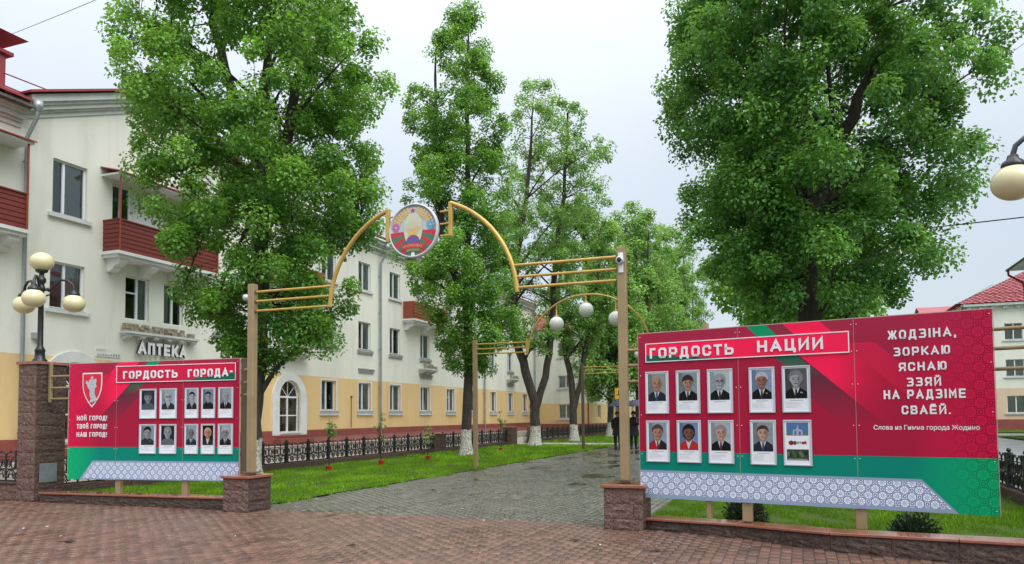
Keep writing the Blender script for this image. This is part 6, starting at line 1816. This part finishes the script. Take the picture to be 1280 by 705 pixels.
    for k in range(nr):
        q = MB(); a = 2*PI*k/nr; q.tube([(0,0,.96)] + [tuple(Vector(up(a, f)) - Vector((0,0,.012))) for f in (.3,.6,.9,1.0)], .004, 4); q.build('rib', M['black'], ut)
person('person in a long dark coat under a navy umbrella, left of the right gate post', px(771,37), 37.0, .1, 1, 'open navy umbrella seen just left of the right gate post')
person('person in a black coat under a navy umbrella, just right of the gate post', px(791,36), 36.0, -.1, 2, 'open navy umbrella seen between the right gate post and the poster')

# ------------------------------------------------------------------ small things: yellow sign, wires, litter on the paving
t = thing('road_sign', 'small yellow sign on a thin pole behind the umbrellas', 'sign', (px(773,52), 52, 0), 0)
mb = MB(); mb.tube([(0,0,0),(0,0,3.6)], .03, 8); mb.build('pole', M['darkpost'], t)
mb = MB(); mb.cbox(-.25,.25,-.04,-.031,2.7,3.45,.002); mb.build('plate', M['signyellow'], t)
mb = MB(); mb.box(-.16,.16,-.047,-.0405,2.95,3.0); mb.box(-.03,.03,-.047,-.0405,3.01,3.3); mb.build('symbol', M['black'], t)
def wire(label, a, b, sag, r):
    t = MB(); a, b = Vector(a), Vector(b); pts = []
    for k in range(41):
        f = k/40; p_ = a.lerp(b, f); p_.z -= sag*4*f*(1-f); pts.append(p_)
    t.tube(pts, r, 5)
    o = t.build('overhead_wire', M['cable']); prop(o, label, 'cable')
def at_(x, y, d):
    """world point seen at pixel x, y of the photograph at distance d ahead"""
    q = cam.matrix_world.to_3x3() @ Vector(((x-640)/950, -(y-473.5)/950, -1)); q *= d/q.y
    return Vector((0, 0, 1.6)) + q
wire('dark sagging overhead cable running past the right tree to the right edge', at_(700,318,40), at_(1420,255,12), .25, .012)
wire('thin overhead wire crossing the sky in the upper left corner', at_(-60,70,24), at_(190,-30,12), .05, .006)
wire('thin overhead wire in the upper right corner behind the big crown', at_(1190,112,22), at_(1330,15,14), .1, .006)
mb_r = random.Random(9)
for k, (x_, y_, lb_) in enumerate(((432,683,'dark fallen twig on the red paving near the bottom centre left'),(536,613,'dark fallen twig on the grey paving left of the middle post'),(71,678,'long dark fallen twig on the red paving at lower left'),
                                (711,677,'tiny dark fallen leaf scrap on the red paving left of the right pier'),(812,690,'dark fallen twig on the red paving before the low wall'))):
    q = cam.matrix_world.to_3x3() @ Vector(((x_-640)/950, -(y_-473.5)/950, -1)); s_ = 1.6/-q.z; p_ = q*s_
    o = MB(); l = .16 if k != 2 else .3; a = mb_r.uniform(-.4, .4)
    o.tube([(0,0,.008),(l*.4*math.cos(a),l*.4*math.sin(a),.02),(l*math.cos(a),l*math.sin(a)+.03,.008)], [.004,.008,.003], 5)
    o.add([(l*.3,0,.015),(l*.55,.05,.03),(l*.8,.02,.012),(l*.5,-.04,.01)], [(0,1,2,3)])
    ob = o.build('fallen_twig', M['soil']); ob.location = (p_.x, p_.y, 0); prop(ob, lb_, 'twig')

# scraps and fallen leaves lying about on the wet paving
_n = 420
_u = rng.uniform(5.5, 30, _n); _v = np.where(_u < 11, rng.uniform(-15.5, 1.8, _n), rng.uniform(-9.1, -2.4, _n))
_ok = np.array([(a < 10.9 and (b < -2.1 or a < wall_u(b)-.1)) or a > 11.1 for a, b in zip(_u, _v)]); _u, _v = _u[_ok], _v[_ok]; _n = len(_u)
_x = _u*UX + _v*VX; _y = _u*UY + _v*VY; _a = rng.uniform(0, 6.28, _n); _l = rng.uniform(.012, .04, _n); _w = _l*rng.uniform(.3, .7, _n)
_c, _s = np.cos(_a), np.sin(_a)
def _pt(f, g, z): return np.stack([_x + _c*_l*f - _s*_w*g, _y + _s*_l*f + _c*_w*g, z], 1)
_V = np.stack([_pt(-1, 0, np.full(_n, .006)), _pt(0, -1, rng.uniform(.006, .012, _n)), _pt(1, 0, rng.uniform(.006, .016, _n)), _pt(0, 1, rng.uniform(.006, .012, _n))], 1).reshape(-1, 3)
_o = link_mesh('fallen_leaves', np_mesh('fallen_leaves', _V, np.arange(len(_V)).reshape(-1, 4), [M['soil'], M['leaf3'], M['white']], mi=rng.choice([0, 0, 0, 1, 1, 2], _n), attr=np.repeat(rng.random(_n)*.8, 4)))
prop(_o, 'tiny fallen leaves and scraps scattered over the wet paving', 'litter', None, 'stuff')
